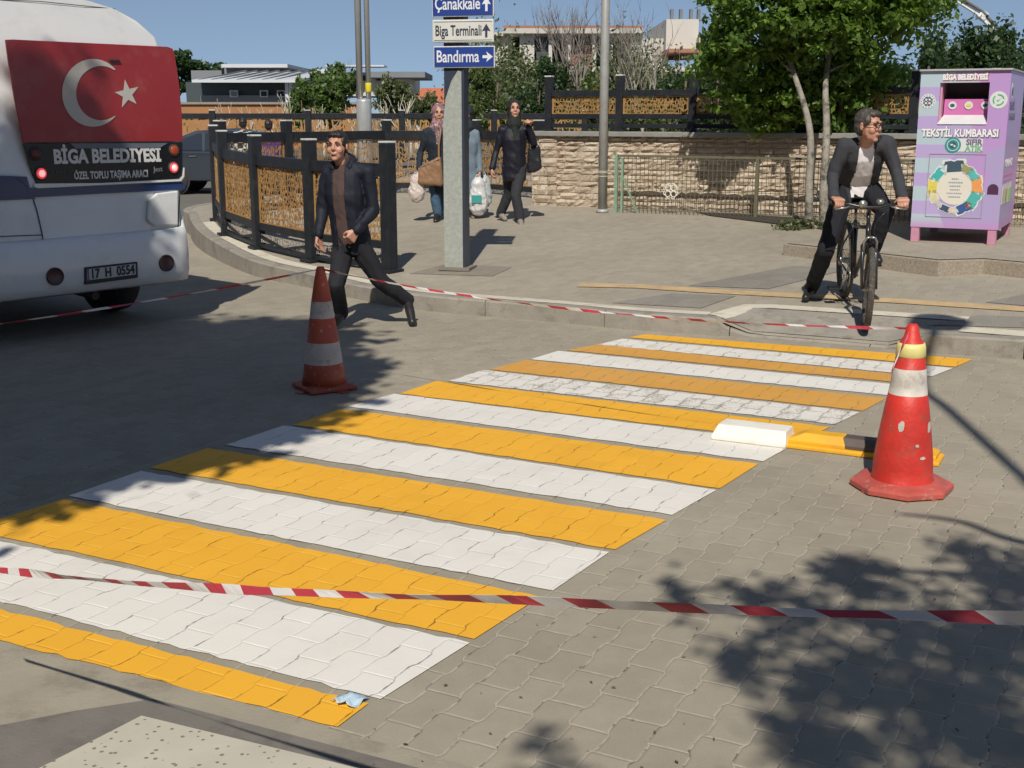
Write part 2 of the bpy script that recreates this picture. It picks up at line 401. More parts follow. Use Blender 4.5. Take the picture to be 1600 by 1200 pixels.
tag(pv.build('pavement', pave_m, smooth=True), kind='structure')
# kerb stones, one strip with a gap every metre
kb = MB(); acc = 0; seg = []
def stone(seg):
    if len(seg) < 2: return
    rr = []
    for i, (p, n) in enumerate(seg):
        q = V((p.x, p.y)) + V((n.x, n.y)) * .13
        z = hpave(p.x + n.x * .03, p.y + n.y * .03) + .005; z2 = hpave(q.x, q.y) + .004
        s_ = (V((p.x, p.y)) - RO).dot(RE)
        if 0 < s_ < 1.7 and abs((V((p.x, p.y)) - RO).dot(RN)) < .3:
            f = min(1, max(0, min(s_ / .3, (1.7 - s_) / .3))); z = z * (1 - f) + .022 * f
        o = n * -.004
        rr.append([p + o + V((0, 0, -.02)), p + o + V((0, 0, max(z - .015, .004))), p + n * .014 + V((0, 0, z)), p + n * .13 + V((0, 0, z2 + .001)), p + n * .13 + V((0, 0, -.02))])
    kb.loft(rr)
for i in range(len(kc)):
    seg.append((kc[i], knorm(i)))
    if i: acc += (kc[i] - kc[i - 1]).length
    if acc > 1.0:
        stone(seg); acc = 0; a, n = seg[-1]; d = (kc[min(i + 1, len(kc) - 1)] - kc[i]); d = d.normalized() if d.length > 0 else V((0, 0, 0)); seg = [(a + d * .008, n)]
stone(seg)
tag(kb.build('kerb', kerb_m), kind='structure')
def drape(name, pts2, m, lift=.006, wd=None, kind='structure', res=.15, hfun=hpave):
    """lay a strip (polyline + width) or a quad on the pavement"""
    mb = MB()
    if wd:
        P = resample([gp(*p) if not isinstance(p, Vector) else p for p in pts2], res); L = []
        for i, p in enumerate(P):
            d = (P[min(i + 1, len(P) - 1)] - P[max(i - 1, 0)]); n = V((d.y, -d.x, 0)).normalized() * wd / 2
            L.append([p + n, p, p - n])
        vs_ = [V((q.x, q.y, hfun(q.x, q.y) + lift)) for r_ in L for q in r_]
        mb.add(vs_, [(3 * i + k, 3 * i + k + 1, 3 * i + k + 4, 3 * i + k + 3) for i in range(len(L) - 1) for k in (0, 1)])
    else:
        q = [gp(*p) for p in pts2]; n = 12; vs_ = []
        for i in range(n + 1):
            for j in range(n + 1):
                p = q[0].lerp(q[1], i / n).lerp(q[3].lerp(q[2], i / n), j / n); vs_.append((p.x, p.y, hfun(p.x, p.y) + lift))
        mb.add(vs_, [(i * (n + 1) + j, i * (n + 1) + j + 1, (i + 1) * (n + 1) + j + 1, (i + 1) * (n + 1) + j) for i in range(n) for j in range(n)])
    o = mb.build(name, m); return tag(o, kind=kind)
# pale slab border behind the kerb, round the dropped kerb; yellow guiding strip
L1 = []
for i, p in enumerate(kc):
    s_ = (V((p.x, p.y)) - RO).dot(RE)
    if s_ < -.02 and p.x > -4.6 and p.y < 20: L1.append(p + knorm(i) * .215)
drape('pavement_border', L1, pale_conc, wd=.16, lift=.007)
def rp(s, d): q = RO + RE * s + RN * d; return V((q.x, q.y, 0))
drape('ramp_apron', [rp(.03, .10), rp(1.67, .10), rp(1.52, .57), rp(.18, .57)], kerb_m, lift=.006) if False else None
ap = [rp(.03, .10), rp(1.67, .10), rp(1.52, .57), rp(.18, .57)]; apm = MB(); vs_ = []
for i in range(25):
    for j in range(9):
        p = ap[0].lerp(ap[1], i / 24).lerp(ap[3].lerp(ap[2], i / 24), j / 8); vs_.append((p.x, p.y, hpave(p.x, p.y) + .007))
apm.add(vs_, [(i * 9 + j, i * 9 + j + 1, (i + 1) * 9 + j + 1, (i + 1) * 9 + j) for i in range(24) for j in range(8)]); tag(apm.build('ramp_apron', kerb_m, smooth=True), kind='structure')
drape('pavement_border', [rp(-.02, .13), rp(.12, .62), rp(.3, .68), rp(1.9, .68), rp(1.86, .66)], pale_conc, wd=.17, lift=.008)
drape('pavement_border', [rp(1.9, .28), rp(2.3, .26), rp(3.2, .2), rp(6, .14)], pale_conc, wd=.2, lift=.008)
drape('guiding_strip', [(905, 446), (1000, 448), (1100, 455), (1250, 463), (1400, 471), (1600, 484), (1700, 490)], tact_m, wd=.20, lift=.007)
drape('pavement_patch', [(955, 474), (1050, 459), (1150, 463), (1095, 482)], dark_patch, lift=.005)
drape('pavement_patch', [(1075, 447), (1240, 416), (1330, 420), (1200, 452)], dark_patch, lift=.005)
drape('pavement_patch', [(1540, 473), (1640, 452), (1760, 462), (1690, 486)], dark_patch, lift=.005)
drape('pavement_patch', [(1450, 510), (1530, 493), (1700, 500), (1660, 515)], dark_patch, lift=.005)
# near kerb strip and slabs, bottom left (flush)
def flat(name, px, m, z): return tag(MB().add([gz(x, y, z) for x, y in px], [tuple(range(len(px)))]).build(name, m), kind='structure')
conc2 = mat('smooth_concrete', (.33, .295, .23), .85, .12, 5, bump=.002, bs=80, dirt=(.17, .15, .12), dirt_amt=.45, spec=.2)
slab_d = mat('dark_slab_grey', (.185, .17, .15), .85, .13, 6, bump=.002, bs=80, dirt=(.1, .09, .08), dirt_amt=.4, spec=.2)
flat('kerb_strip', [(-300, 930), (0, 1007), (180, 1048), (380, 1098), (530, 1143), (640, 1172), (800, 1215), (1100, 1290), (1100, 1500), (-300, 1500)], conc2, .004)
flat('paving_slab', [(-200, 1180), (0, 1133), (120, 1110), (240, 1092), (276, 1101), (10, 1262)], slab_d, .008)
flat('paving_slab', [(276, 1101), (1000, 1290), (900, 1500), (-100, 1330), (10, 1262)], slab_d, .0082)
t = NT('dotted_slab'); vo = t.n('ShaderNodeTexVoronoi', i_Scale=34.); t.l(t.pos(), vo.inputs['Vector'])
dn = t.math('ADD', vo.outputs['Distance'], t.math('MULTIPLY', t.noise(90, 3, .6, t.pos()), .35))
pit = t.ramp(dn, .33, .40, .8, 0); cc = t.mix(t.noise(5, 5, .6, t.pos()), (.42, .39, .31), (.58, .54, .44))
t.l(t.mix(pit, cc, (.17, .14, .10)), t.b.inputs['Base Color']); t.b.inputs['Roughness'].default_value = .8; t.bump(t.math('SUBTRACT', 1.0, pit), .002)
flat('terrazzo_slab', [(221, 1118), (560, 1200), (800, 1262), (500, 1400), (-60, 1262)], t.m, .012)
# ------------------------------------------------------------------ crosswalk: 15 painted bars
RT = {0: ((528, 1137), (575, 1101.5)), 1: ((595, 1094), (734, 1006)), 2: ((741, 1000), (844, 934)), 3: ((864, 924), (952, 864)), 4: ((961, 860), (1041, 814)), 5: ((1050, 806), (1119, 767)),
      6: ((1125, 764), (1185, 726)), 7: ((1192, 722), (1243, 694)), 8: ((1249, 691), (1297, 668)), 9: ((1305, 664), (1343, 645)), 10: ((1348, 643), (1385, 623)), 11: ((1392, 619), (1424, 604)), 12: ((1430, 601), (1452, 591)), 13: ((1456, 589), (1489, 576)), 14: ((1493, 574), (1520, 562))}
LT = {2: ((-51, 828), (100, 781)), 3: ((107, 776), (220, 737)), 4: ((234, 732), (325, 701)), 5: ((353, 696), (442, 666)), 6: ((458, 665), (531, 640)), 7: ((544, 636), (616, 616)), 8: ((625, 616), (682, 596)),
      9: ((699, 596), (755, 579)), 10: ((766, 578), (822, 563)), 11: ((829, 562), (872, 549)), 12: ((885, 548), (935, 539)), 13: ((935, 539), (972, 530)), 14: ((982, 528), (1007, 523))}
paints = {}
WEAR = {9: .50, 10: .18, 11: .08, 12: .25, 13: .36, 14: .12, 8: .05}
GAP = V((math.cos(PANG), math.sin(PANG), 0))
for k in range(15):
    a, b = (gz(*q) for q in RT[k])
    if k in LT: c, d = (gz(*q) for q in LT[k])
    elif k == 1: c, d = gz(-170, 897), gz(-60, 833)
    else: c, d = gz(-260, 936), gz(-170, 910)
    col = YEL if k % 2 == 0 else WHITE_P; key = (k % 2, WEAR.get(k, 0))
    if k in (10, 12): col = (.66, .34, .07)
    if key not in paints: paints[key] = paver('road_paint_%d' % len(paints), paint=col, wear=WEAR.get(k, 0))
    n = 40; rr = random.Random(k); va = []; 
    for i in range(n + 1):
        f = i / n; e = .002 if i in (0, n) else .008
        p = c.lerp(a, f); q = d.lerp(b, f); v1 = (q - p).normalized()
        va += [p - v1 * rr.uniform(-e, e), q + v1 * rr.uniform(-e, e)]
    mb = MB().add([(p.x, p.y, .0045) for p in va], [(2 * i, 2 * i + 2, 2 * i + 3, 2 * i + 1) for i in range(n)])
    o = mb.build('crosswalk_bar', paints[key], fix=False); tag(o, kind='structure')
# ------------------------------------------------------------------ traffic cones
def scuffed(name, col, sc=22, th=.60, amt=.85, alt=(.55, .5, .45)):
    t = NT(name); P = t.obj(); a = t.noise(sc, 5, .7, P); b = t.noise(5, 4, .6, P)
    c = t.mix(t.ramp(b, .3, .7), tuple(x * .72 for x in col), col); c = t.mix(t.ramp(a, th, th + .04, 0, amt), c, alt)
    c = t.mix(t.ramp(t.noise(9, 5, .7, P), .52, .75, 0, .55), c, (.16, .10, .075))
    t.l(c, t.b.inputs['Base Color']); t.b.inputs['Roughness'].default_value = .5; t.bump(t.noise(40, 4, .6, P), .003); return t.m
cone_a = scuffed('faded_orange_rubber', (.42, .082, .04), 26, .61, .6); cone_aw = scuffed('dirty_white_band', (.55, .52, .48), 20, .60, .6, (.28, .14, .1))
cone_b = scuffed('bright_red_rubber', (.66, .040, .028), 17, .71, .7, (.7, .55, .5)); cone_bw = scuffed('pale_band', (.66, .62, .55), 25, .7, .3)
tapey = mat('cream_adhesive_tape', (.74, .66, .26), .5, .08, 30)
base_b = scuffed('dusty_red_rubber', (.56, .11, .085), 30, .58, .5, (.42, .3, .26))
def cone(px, py, label, prof, bands, mats, base_r, base_h, nb_, base_m, rz, group):
    L = gz(px, py); r = empty('traffic_cone', L, rz, label, 'traffic cone', group)
    mb = MB(); zs = []
    mb.lathe(prof, 40, mis=bands); o = mb.build('cone_body', mats, r, True)
    b = MB(); n = nb_
    def rg(rad, z, jit=0): return [V((rad * (1 + jit * ((i % 2) * 2 - 1)) * math.cos(2 * math.pi * (i + .5) / n), rad * (1 + jit * ((i % 2) * 2 - 1)) * math.sin(2 * math.pi * (i + .5) / n), z)) for i in range(n)]
    b.loft([rg(base_r, .006, .0), rg(base_r * 1.0, base_h * .75), rg(base_r * .93, base_h), rg(prof[0][0] * 1.1, base_h + .012)])
    for k in range(4): b.box((math.cos(k * 1.5708 + .3) * base_r * .8, math.sin(k * 1.5708 + .3) * base_r * .8, .004), (.07, .07, .008), k * 1.57 + .3)
    b.build('cone_base', base_m, r, bevel=.006)
    return r
c1 = cone(507, 607, 'slim faded orange cone with scuffed white bands, left of the crosswalk',
     [(.150, .03), (.138, .10), (.127, .18), (.126, .181), (.107, .32), (.106, .321), (.083, .48), (.082, .481), (.068, .59), (.067, .591), (.045, .72), (.028, .80), (.022, .815)],
     [0, 0, 1, 1, 1, 0, 0, 1, 1, 0, 0, 0], [cone_a, cone_aw], .235, .035, 4, cone_a, .55, 'traffic cones holding the barrier tape')
c2 = cone(1408, 762, 'bright red cone with one white band and a cream tape collar',
     [(.150, .045), (.149, .055), (.142, .07), (.141, .12), (.137, .17), (.128, .24), (.117, .32), (.105, .40), (.092, .475), (.091, .476), (.083, .54), (.077, .60), (.076, .601), (.064, .68), (.055, .725), (.038, .75), (.028, .80), (.020, .812)],
     [0] * 8 + [0, 1, 1, 1, 0, 0, 0, 0, 0], [cone_b, cone_bw], .245, .042, 8, base_b, .2, 'traffic cones holding the barrier tape')
cl = MB().lathe([(.066, .655), (.071, .66), (.068, .70), (.063, .722), (.050, .722)], 32, closed=False); cl.build('tape_collar', tapey, c2, True)
for a, z, w_2, h_2 in ((-2.25, .335, .02, .035), (-.95, .325, .02, .045), (-1.62, .245, .012, .010), (-1.40, .185, .018, .012)):
    r2 = .1165 if z > .3 else (.129 if z > .2 else .136); r2 += .002; q5 = random.Random(int(z * 1000))
    ps_ = [(a + w_2 / r2 * math.cos(k * .7) * q5.uniform(.6, 1), z + h_2 * math.sin(k * .7) * q5.uniform(.6, 1)) for k in range(9)]
    MB().prism([V((r2 * math.cos(x_), r2 * math.sin(x_), y_)) for x_, y_ in ps_], (math.cos(a) * .001, math.sin(a) * .001, 0)).build('scuff_patch', cone_bw, c2)
# ------------------------------------------------------------------ barrier tape
tape_r = mat('tape_red', (.44, .045, .065), .4, .12, 12); tape_w = mat('tape_white', (.62, .60, .58), .4, .08, 12)
def tape(pts, width, label, stripe=.12, seed=1, twist=.9, name='barrier_tape'):
    P = resample(pts, .03); r = random.Random(seed); mb = MB(); vs_ = []; ph = r.uniform(0, 6); acc = 0; mi = []
    for i, p in enumerate(P):
        d = (P[min(i + 1, len(P) - 1)] - P[max(i - 1, 0)]).normalized()
        if i: acc += (P[i] - P[i - 1]).length
        a = math.sin(acc * 5.2 + ph) * twist + math.sin(acc * 11 + ph * 2) * twist * .4
        up = V((0, 0, 1)); s_ = d.cross(up).normalized(); n = up * math.cos(a) + s_ * math.sin(a)
        wv = width * (.8 + .2 * math.sin(acc * 7.7 + ph))
        vs_ += [p + n * wv / 2, p - n * wv / 2 + d * .03]; mi.append(int(acc / stripe) % 2)
    mb.add(vs_, [(2 * i, 2 * i + 2, 2 * i + 3, 2 * i + 1) for i in range(len(P) - 1)]); mb.m = mi[:-1]
    o = mb.build(name, [tape_r, tape_w], fix=False, smooth=False); s2 = o.modifiers.new('thick', 'SOLIDIFY'); s2.thickness = .0006
    return tag(o, label, 'barrier tape')
def sag(a, b, s_, n=14): return [a.lerp(b, i / n) - V((0, 0, s_ * 4 * (i / n) * (1 - i / n))) for i in range(n + 1)]
A = c1.location + V((0, 0, .80)); B = c2.location + V((0, 0, .79))
tape(sag(A, B, .085), .017, 'red and white tape sagging between the two traffic cones', .11, 2)
tape(sag(V((-3.7, 7.0, .50)), A, .03), .017, 'red and white tape running left from the slim orange cone past the bus', .16, 5)
tape([at(-130, 878, 3.25), at(0, 891, 2.965), at(206, 911, 2.56), at(400, 923, 2.27), at(600, 931, 2.06), at(800, 937, 1.87), at(1050, 949, 1.73), at(1300, 959, 1.61), at(1600, 966, 1.5), at(1720, 968, 1.44)], .021, 'near red and white tape stretched across the foreground of the crosswalk', .068, 9, .75)
tl = [B + V((-.02, -.03, -.01)), B + V((-.05, -.05, -.05)), B + V((-.075, -.05, -.12)), B + V((-.1, -.05, -.19))]
o = tape(tl, .018, None, .07, 4, .5, 'loose_tape_end'); o.parent = c2; o.matrix_parent_inverse = inv(c2)
for k in ('label', 'category'):
    if k in o: del o[k]
# ------------------------------------------------------------------ lane divider blocks
bw_ = mat('white_block_paint', (.80, .77, .70), .6, .05, 8, dirt=(.5, .48, .42), dirt_amt=.3); by_ = mat('yellow_block_paint', (.82, .42, .02), .5, .06, 8, dirt=(.45, .25, .06), dirt_amt=.3)
bk_ = mat('brown_black_rubber', (.10, .075, .065), .6, .15, 20)
def wedge(mb, p0, p1, bw0, top, h, z0=0., mi=0, e0=.06, e1=.06):
    """block running p0->p1: base width bw0, narrower top"""
    d = (p1 - p0); L = d.length; d.normalize(); n = V((-d.y, d.x, 0))
    lo = [p0 - n * bw0 / 2, p1 - n * bw0 / 2, p1 + n * bw0 / 2, p0 + n * bw0 / 2]
    hi = [p0 + d * e0 - n * top / 2, p1 - d * e1 - n * top / 2, p1 - d * e1 + n * top / 2, p0 + d * e0 + n * top / 2]
    mb.loft([[q + V((0, 0, z0)) for q in lo], [q + V((0, 0, z0 + .02)) for q in lo], [q + V((0, 0, z0 + h)) for q in hi]], mi); return d, n
pa, pb = gz(1113, 684), gz(1229, 698)
r = empty('divider_block', (pa + pb) / 2, 0, 'white painted concrete divider block lying on the edge of the crosswalk', 'divider block', 'divider blocks')
mb = MB(); wedge(mb, pa + V((.03, .04, 0)), pb + V((.03, .04, 0)), .22, .15, .085, .006, e0=.03, e1=.01); mb.build('block_body', bw_, r, bevel=.006, M=inv(r))
pa, pb = gz(1226, 698), gz(1468, 728)
d = (pb - pa).normalized(); n = V((-d.y, d.x, 0)); pa += n * .07; pb += n * .07
r = empty('divider_block', (pa + pb) / 2, 0, 'yellow painted rubber divider block with dark recesses, half behind the red cone', 'divider block', 'divider blocks')
Mi = inv(r); mb = MB(); wedge(mb, pa, pb, .2, .17, .025, .002, e0=.004, e1=.03); mb.build('block_base', by_, r, bevel=.005, M=Mi)
L = (pb - pa).length
mb = MB(); wedge(mb, pa + d * .01, pa + d * (L * .40), .16, .09, .06, .026, e0=.09, e1=.02); wedge(mb, pa + d * (L * .72), pb - d * .02, .16, .09, .06, .026, e0=.02, e1=.12); mb.build('raised_section', by_, r, bevel=.004, M=Mi)
mb = MB(); wedge(mb, pa + d * (L * .38), pa + d * (L * .73), .14, .085, .058, .026, e0=.0, e1=.0); mb.build('dark_section', bk_, r, bevel=.004, M=Mi)
# crumpled mask
mk = mat('pale_blue_paper', (.48, .62, .72), .7, .15, 60); m0 = gz(546, 1099)
mb = MB(); n = 9
for i in range(n):
    for j in range(6):
        a, b = i / (n - 1) - .5, j / 5 - .5; z = .008 + .006 * math.sin(i * 1.3 + j) + .004 * math.cos(j * 2.1) + .010 * (1 - (2 * a) ** 2)
        mb.v.append((a * .085, b * .075 + .01 * math.sin(i * 1.7), z))
for i in range(n - 1):
    for j in range(5): mb.f.append((i * 6 + j, (i + 1) * 6 + j, (i + 1) * 6 + j + 1, i * 6 + j + 1)); mb.m.append(0)
o = mb.build('face_mask', mk, smooth=True); o.location = m0 + V((0, 0, .004)); o.rotation_euler = (0, 0, -.5); o.modifiers.new('t', 'SOLIDIFY').thickness = .002
tag(o, 'crumpled pale blue and white paper mask dropped on the nearest yellow bar', 'face mask')
# ------------------------------------------------------------------ minibus
BU = V((.656, .755, 0)).normalized(); BW = V((-BU.y, BU.x, 0)); BC = V((-2.87, 10.7, 0))
bus = empty('minibus', BC - BU * 1.03, 0, 'white minibus with a red crescent flag on its rear window', 'minibus')
BM = Matrix.Translation(bus.location) @ Matrix((BU, BW, V((0, 0, 1)))).transposed().to_4x4()     # local: x across, y forward, z up
bus.matrix_world = BM; bpy.context.view_layer.update(); BI = Matrix.Identity(4)
def buv(px, py, y=0.0):
    """point of the rear face (local x, z) seen at a pixel"""
    o_ = BM.inverted() @ V((0, 0, CAM_H)); d_ = BM.inverted().to_3x3() @ ray(px, py); t_ = (y - o_.y) / d_.y
    p = o_ + d_ * t_; return V((p.x, y, p.z))
wp_ = mat('bus_white_paint', (.76, .77, .76), .28, .04, 2, coat=.4, dirt=(.5, .48, .43), dirt_amt=.25)
navy = mat('bus_navy_band', (.02, .045, .14), .25, .05, 3, coat=.4)
blkg = mat('bus_black_panel', (.012, .013, .016), .18, .05, 3)
redf = mat('bus_red_film', (.30, .028, .032), .22, .08, 2, dirt=(.35, .10, .09), dirt_amt=.4)
lett = mat('white_vinyl_letters', (.68, .68, .66), .5, .04, 20); cres = mat('pale_grey_vinyl', (.50, .48, .44), .5, .06, 20)
plastic_d = mat('dark_plastic', (.03, .03, .032), .6, .1, 20)
def rearw(z): return .40 * max(0, (z - 2.36) / .4) ** 1.5
half = [(0, .36), (.6, .36), (.93, .37), (.99, .45), (1.02, .70), (1.03, 1.0), (1.03, 1.3), (1.01, 1.7), (.985, 2.0), (.955, 2.25), (.90, 2.42), (.80, 2.55), (.66, 2.65), (.45, 2.70), (.2, 2.72), (0, 2.725)]
def bring(y, ins):
    out = [V(((x_ - ins * (1 if x_ > .5 else 0)), y, z_)) for x_, z_ in half] + [V((-(x_ - ins * (1 if x_ > .5 else 0)), y, z_)) for x_, z_ in half[-2:0:-1]]
    for q in out:
        if y < .5: q.y += rearw(q.z) * (1 - y / .6)
    return out
mb = MB().loft([bring(0, .05), bring(.015, .025), bring(.05, .008), bring(.12, 0), bring(.5, 0), bring(3, 0), bring(5.2, 0), bring(5.6, .04), bring(5.8, .15)])
for i, f in enumerate(mb.f):
    c = sum((V(mb.v[k]) for k in f), V()) / len(f)
mb.build('body', [wp_], bus, True).modifiers.new('e', 'EDGE_SPLIT').split_angle = R(50)
bpy.context.view_layer.update()
# side windows, navy belt along both sides
for s_ in (-1, 1):
    mb = MB(); mb.prism([V((s_ * 1.012, .55, 1.45)), V((s_ * 1.012, 5.0, 1.45)), V((s_ * .975, 4.9, 2.2)), V((s_ * .975, .55, 2.2))], (s_ * .012, 0, 0)); mb.build('side_window', glassd, bus)
    mb = MB(); mb.box((s_ * 1.031, 2.9, 1.10), (.012, 5.5, .14)); mb.build('side_band', navy, bus)
def pan(name, px, m, y0=-.012, th=.02, mi=None, bev=.004, par=None):
    pts = [buv(x, y, y0) for x, y in px]; mb = MB().prism(pts, (0, th, 0)); return mb.build(name, m, par or bus, bevel=bev)
redw = pan('rear_window', [(9, 62), (20, 61.5), (262, 73), (270, 76), (273, 84), (280, 130), (284.5, 180), (285.5, 221), (37, 223), (24, 160), (14, 100)], redf)
frame_w = mat('rear_window_seal', (.25, .05, .05), .5)
blp = pan('rear_light_panel', [(37, 224), (285.5, 222), (285.5, 262), (284, 274), (279, 279), (160, 285), (66, 290), (58, 286), (52, 274), (44, 248)], blkg, -.016, .024)
pan('panel_trim', [(54, 287), (160, 286), (281, 280), (286, 275), (287.5, 262), (288.5, 262), (288, 276), (283, 283), (160, 289), (60, 294), (53, 291)], wp_, -.02, .02, bev=0)
pan('panel_visor', [(110, 224), (262, 223.5), (250, 231), (118, 232)], mat('panel_visor_grey', (.13, .15, .18), .3), -.022, .01, bev=0, par=bus)
# navy band under the panel
pan('navy_band', [(42, 292), (60, 295), (160, 290), (283, 284), (289, 286), (289.5, 296), (160, 302.5), (60, 308), (44, 308)], navy, -.006, .012, bev=0)
pan('corner_band', [(-60, 272), (42, 276), (52, 311), (-60, 316)], navy, -.005, .012, bev=0)
# crescent and star
def disc_pts(cx, cy, rx, ry, n=48, y0=-.02): return [buv(cx + rx * math.cos(2 * math.pi * k / n), cy + ry * math.sin(2 * math.pi * k / n), y0) for k in range(n)]
ccx, ccy, rx_, ry_ = 145.5, 145, 48.5, 53.
def arc(cx, cy, rx, ry, a0, a1, n): return [(cx + rx * math.cos(a0 + (a1 - a0) * k / n), cy + ry * math.sin(a0 + (a1 - a0) * k / n)) for k in range(n + 1)]
cr = arc(ccx, ccy, rx_, ry_, R(44), R(360 - 46), 40); ci = arc(ccx + 12.5, ccy + .5, rx_ * .81, ry_ * .81, R(360 - 62), R(60), 36)
mb = MB(); n = 37
o_ = [buv(*p, -.0165) for p in arc(ccx, ccy, rx_, ry_, R(43), R(317), 36)]; i_ = [buv(*p, -.0165) for p in arc(ccx + 12.3, ccy + .5, rx_ * .80, ry_ * .80, R(58.5), R(301.5), 36)]
mb.add(o_ + i_, [(k, k + 1, n + k + 1, n + k) for k in range(36)]); mb.build('crescent', cres, redw, fix=False)
st = []
for k in range(10):
    a = math.pi + k * math.pi / 5 + .12; rr_ = 22 if k % 2 == 0 else 8.5; st.append(buv(199 + rr_ * .9 * math.cos(a), 147 + rr_ * 1.05 * math.sin(a), -.0165))
mb = MB(); mb.prism(st, (0, .002, 0)); mb.build('star', cres, redw)
pan('wiper_nozzle', [(172, 92), (188, 93), (188, 96), (172, 96)], plastic_d, -.03, .02, par=redw)
def btext(s, size, px, py, px2, py2, m, nm='lettering', off=.0, sx=1., par=blp, fit=None):
    a = buv(px, py, -.018); b = buv(px2, py2, -.018); return text(s, size, (a + b) / 2, b - a, (0, 0, 1), m, par, nm, off=off, sx=sx, fit=fit)
lett_d = mat('faint_letters', (.06, .062, .065), .5); lett_m = mat('grey_letters', (.22, .22, .22), .5)
btext('BİGA BELEDİYESİ', .152, 84, 246, 251, 243, lett, off=.006, fit=(buv(84, 246) - buv(251, 243)).length)
btext('ÖZEL TOPLU TAŞIMA ARACI', .082, 116, 275, 231, 271.5, lett, off=.0025, fit=(buv(116, 275) - buv(231, 271)).length)
btext('KARSAN', .058, 82, 270, 116, 269, lett_d, 'faint_lettering'); btext('Jest', .06, 238, 265, 256, 264, lett_m, 'faint_lettering')
def lamp(px, py, r_, m, nm, lit=None):
    c = buv(px, py, -.016); mb = MB().lathe([(r_ * 1.25, 0), (r_ * 1.2, .008), (r_ * 1.0, .010)], 20, c, axis=(0, -1, 0)); o = mb.build('lamp_bezel', plastic_d, bus, True)
    mb = MB().lathe([(r_, .008), (r_ * .8, .016), (r_ * .3, .02)], 20, c, axis=(0, -1, 0)); q = mb.build(nm, m, bus, True)
    if lit: mb = MB().lathe([(r_ * .62, .018), (r_ * .3, .024)], 16, c, axis=(0, -1, 0)); mb.build('bulb_glow', lit, q, True)
litm = mat('lit_tail_lamp', (1, .06, .07), .4, .0, emit=.55); litc = mat('lit_tail_lamp_core', (1, .55, .55), .4, .0, emit=.7)
lamp(64, 271, .045, litm, 'tail_lamp', litc); lamp(271, 262, .045, litm, 'tail_lamp', litc)
lamp(55, 240, .045, mat('unlit_red_lamp', (.10, .012, .012), .3), 'turn_lamp'); lamp(272, 235, .045, mat('amber_red_lamp', (.36, .06, .02), .3), 'turn_lamp')
for x, y in ((60, 432), (260, 411)):
    c = buv(x if x > 60 else 86, y, -.104); mb = MB().lathe([(.074, -.03), (.072, .012), (.066, .012), (.062, .006), (.05, .002)], 22, c, axis=(0, -1, 0)); mb.build('reflector', mat('dark_red_reflector', (.07, .03, .035), .3), bus, True)
# bumper wraps round the corners
def br(y, z0, z1, i_): return None
mb = MB()
prof = [(.0, .36), (-.055, .38), (-.085, .46), (-.09, .60), (-.08, .74), (-.055, .80), (.02, .81)]
xs = [(-1.075, .75), (-1.075, .30), (-1.06, .10), (-1.0, .02), (-.9, 0), (-.5, 0), (0, 0), (.5, 0), (.9, 0), (1.0, .02), (1.06, .10), (1.075, .30), (1.075, .75)]
rr_ = []
for i, (x_, yy) in enumerate(xs):
    ring = []
    for oy, z_ in prof:
        if abs(x_) > 1.03: ring.append(V((x_ + (-oy - .06) * .35 * (1 if x_ > 0 else -1), yy, z_ + (.16 if yy > .05 else .1) * (z_ - .36) / .45)))
        else: ring.append(V((x_, yy + oy, z_ + (.05 * abs(x_) ** 6) * (z_ - .36))))
    rr_.append(ring)
nn = len(prof); vs_ = [p for q in rr_ for p in q]
mb.add(vs_, [(i * nn + j, (i + 1) * nn + j, (i + 1) * nn + j + 1, i * nn + j + 1) for i in range(len(rr_) - 1) for j in range(nn - 1)])
o = mb.build('bumper', wp_, bus, True); o.modifiers.new('t', 'SOLIDIFY').thickness = -.01
# plate
pm = mat('plate_white', (.50, .52, .50), .4); pf = pan('plate_holder', [(133, 418), (215, 409), (216, 434), (134, 445)], plastic_d, -.115, .03)
pl = pan('number_plate', [(139, 420.5), (212, 412), (212.5, 429), (139.5, 438)], pm, -.12, .006, par=pf)
a, b = buv(142, 429, -.1225), buv(210, 421, -.1225); text('17  H  0554', .105, (a + b) / 2, b - a, (0, 0, 1), plastic_d, pl, 'plate_lettering', off=.003, fit=(a - b).length * .98)
pan('plate_band', [(135, 420.5), (138.5, 420), (139, 438.5), (135.5, 439)], navy, -.121, .004, par=pf)
# tailgate: raised lower panel, step at its right, seams, handle
cordm = None
seam = mat('panel_seam', (.05, .055, .065), .8)
def sline(px, wd=.007, y0=-.003, m=seam, nm='panel_seam'):
    mb = MB(); P = [buv(x, y, y0) for x, y in px]
    for p, q in zip(P, P[1:]): mb.bar(p, q, wd, .006, up=V((0, 1, 0)))
    return mb.build(nm, m, bus)
sline([(52, 311), (58, 330), (66, 366), (72, 412), (276, 391), (279, 345), (281, 300)]); sline([(-60, 372), (66, 367)]); sline([(25, 276), (40, 290), (55, 311)], .005)
pan('tailgate_step', [(246, 302), (279, 298), (279, 352), (243, 353), (233, 346), (232, 341), (234, 312)], wp_, -.035, .04, bev=.012)
pan('tailgate_ledge', [(130, 350), (236, 342), (243, 352.5), (140, 362)], wp_, -.01, .012, bev=.008) if False else None
pan('handle', [(168, 373), (190.5, 371), (191, 386), (168.5, 388)], plastic_d, -.02, .022); pan('handle', [(176, 388), (183, 387), (183, 391), (177, 392)], plastic_d, -.018, .02)
# wheels, underside
for x_ in (-.82, .82):
    for yy in (.95, 4.6):
        mb = MB().lathe([(.1, -.14), (.30, -.14), (.37, -.11), (.385, 0), (.37, .11), (.30, .14), (.1, .14)], 28, (x_, yy, .385), axis=(1, 0, 0)); wh = mb.build('wheel', rubber, bus, True)
mb = MB().box((0, 1.6, .42), (1.7, 2.8, .12)); mb.build('underbody', plastic_d, bus); mb = MB().tube([V((.15, .5, .33)), V((.15, .03, .31))], .035, 12); mb.build('exhaust', plastic_d, bus)
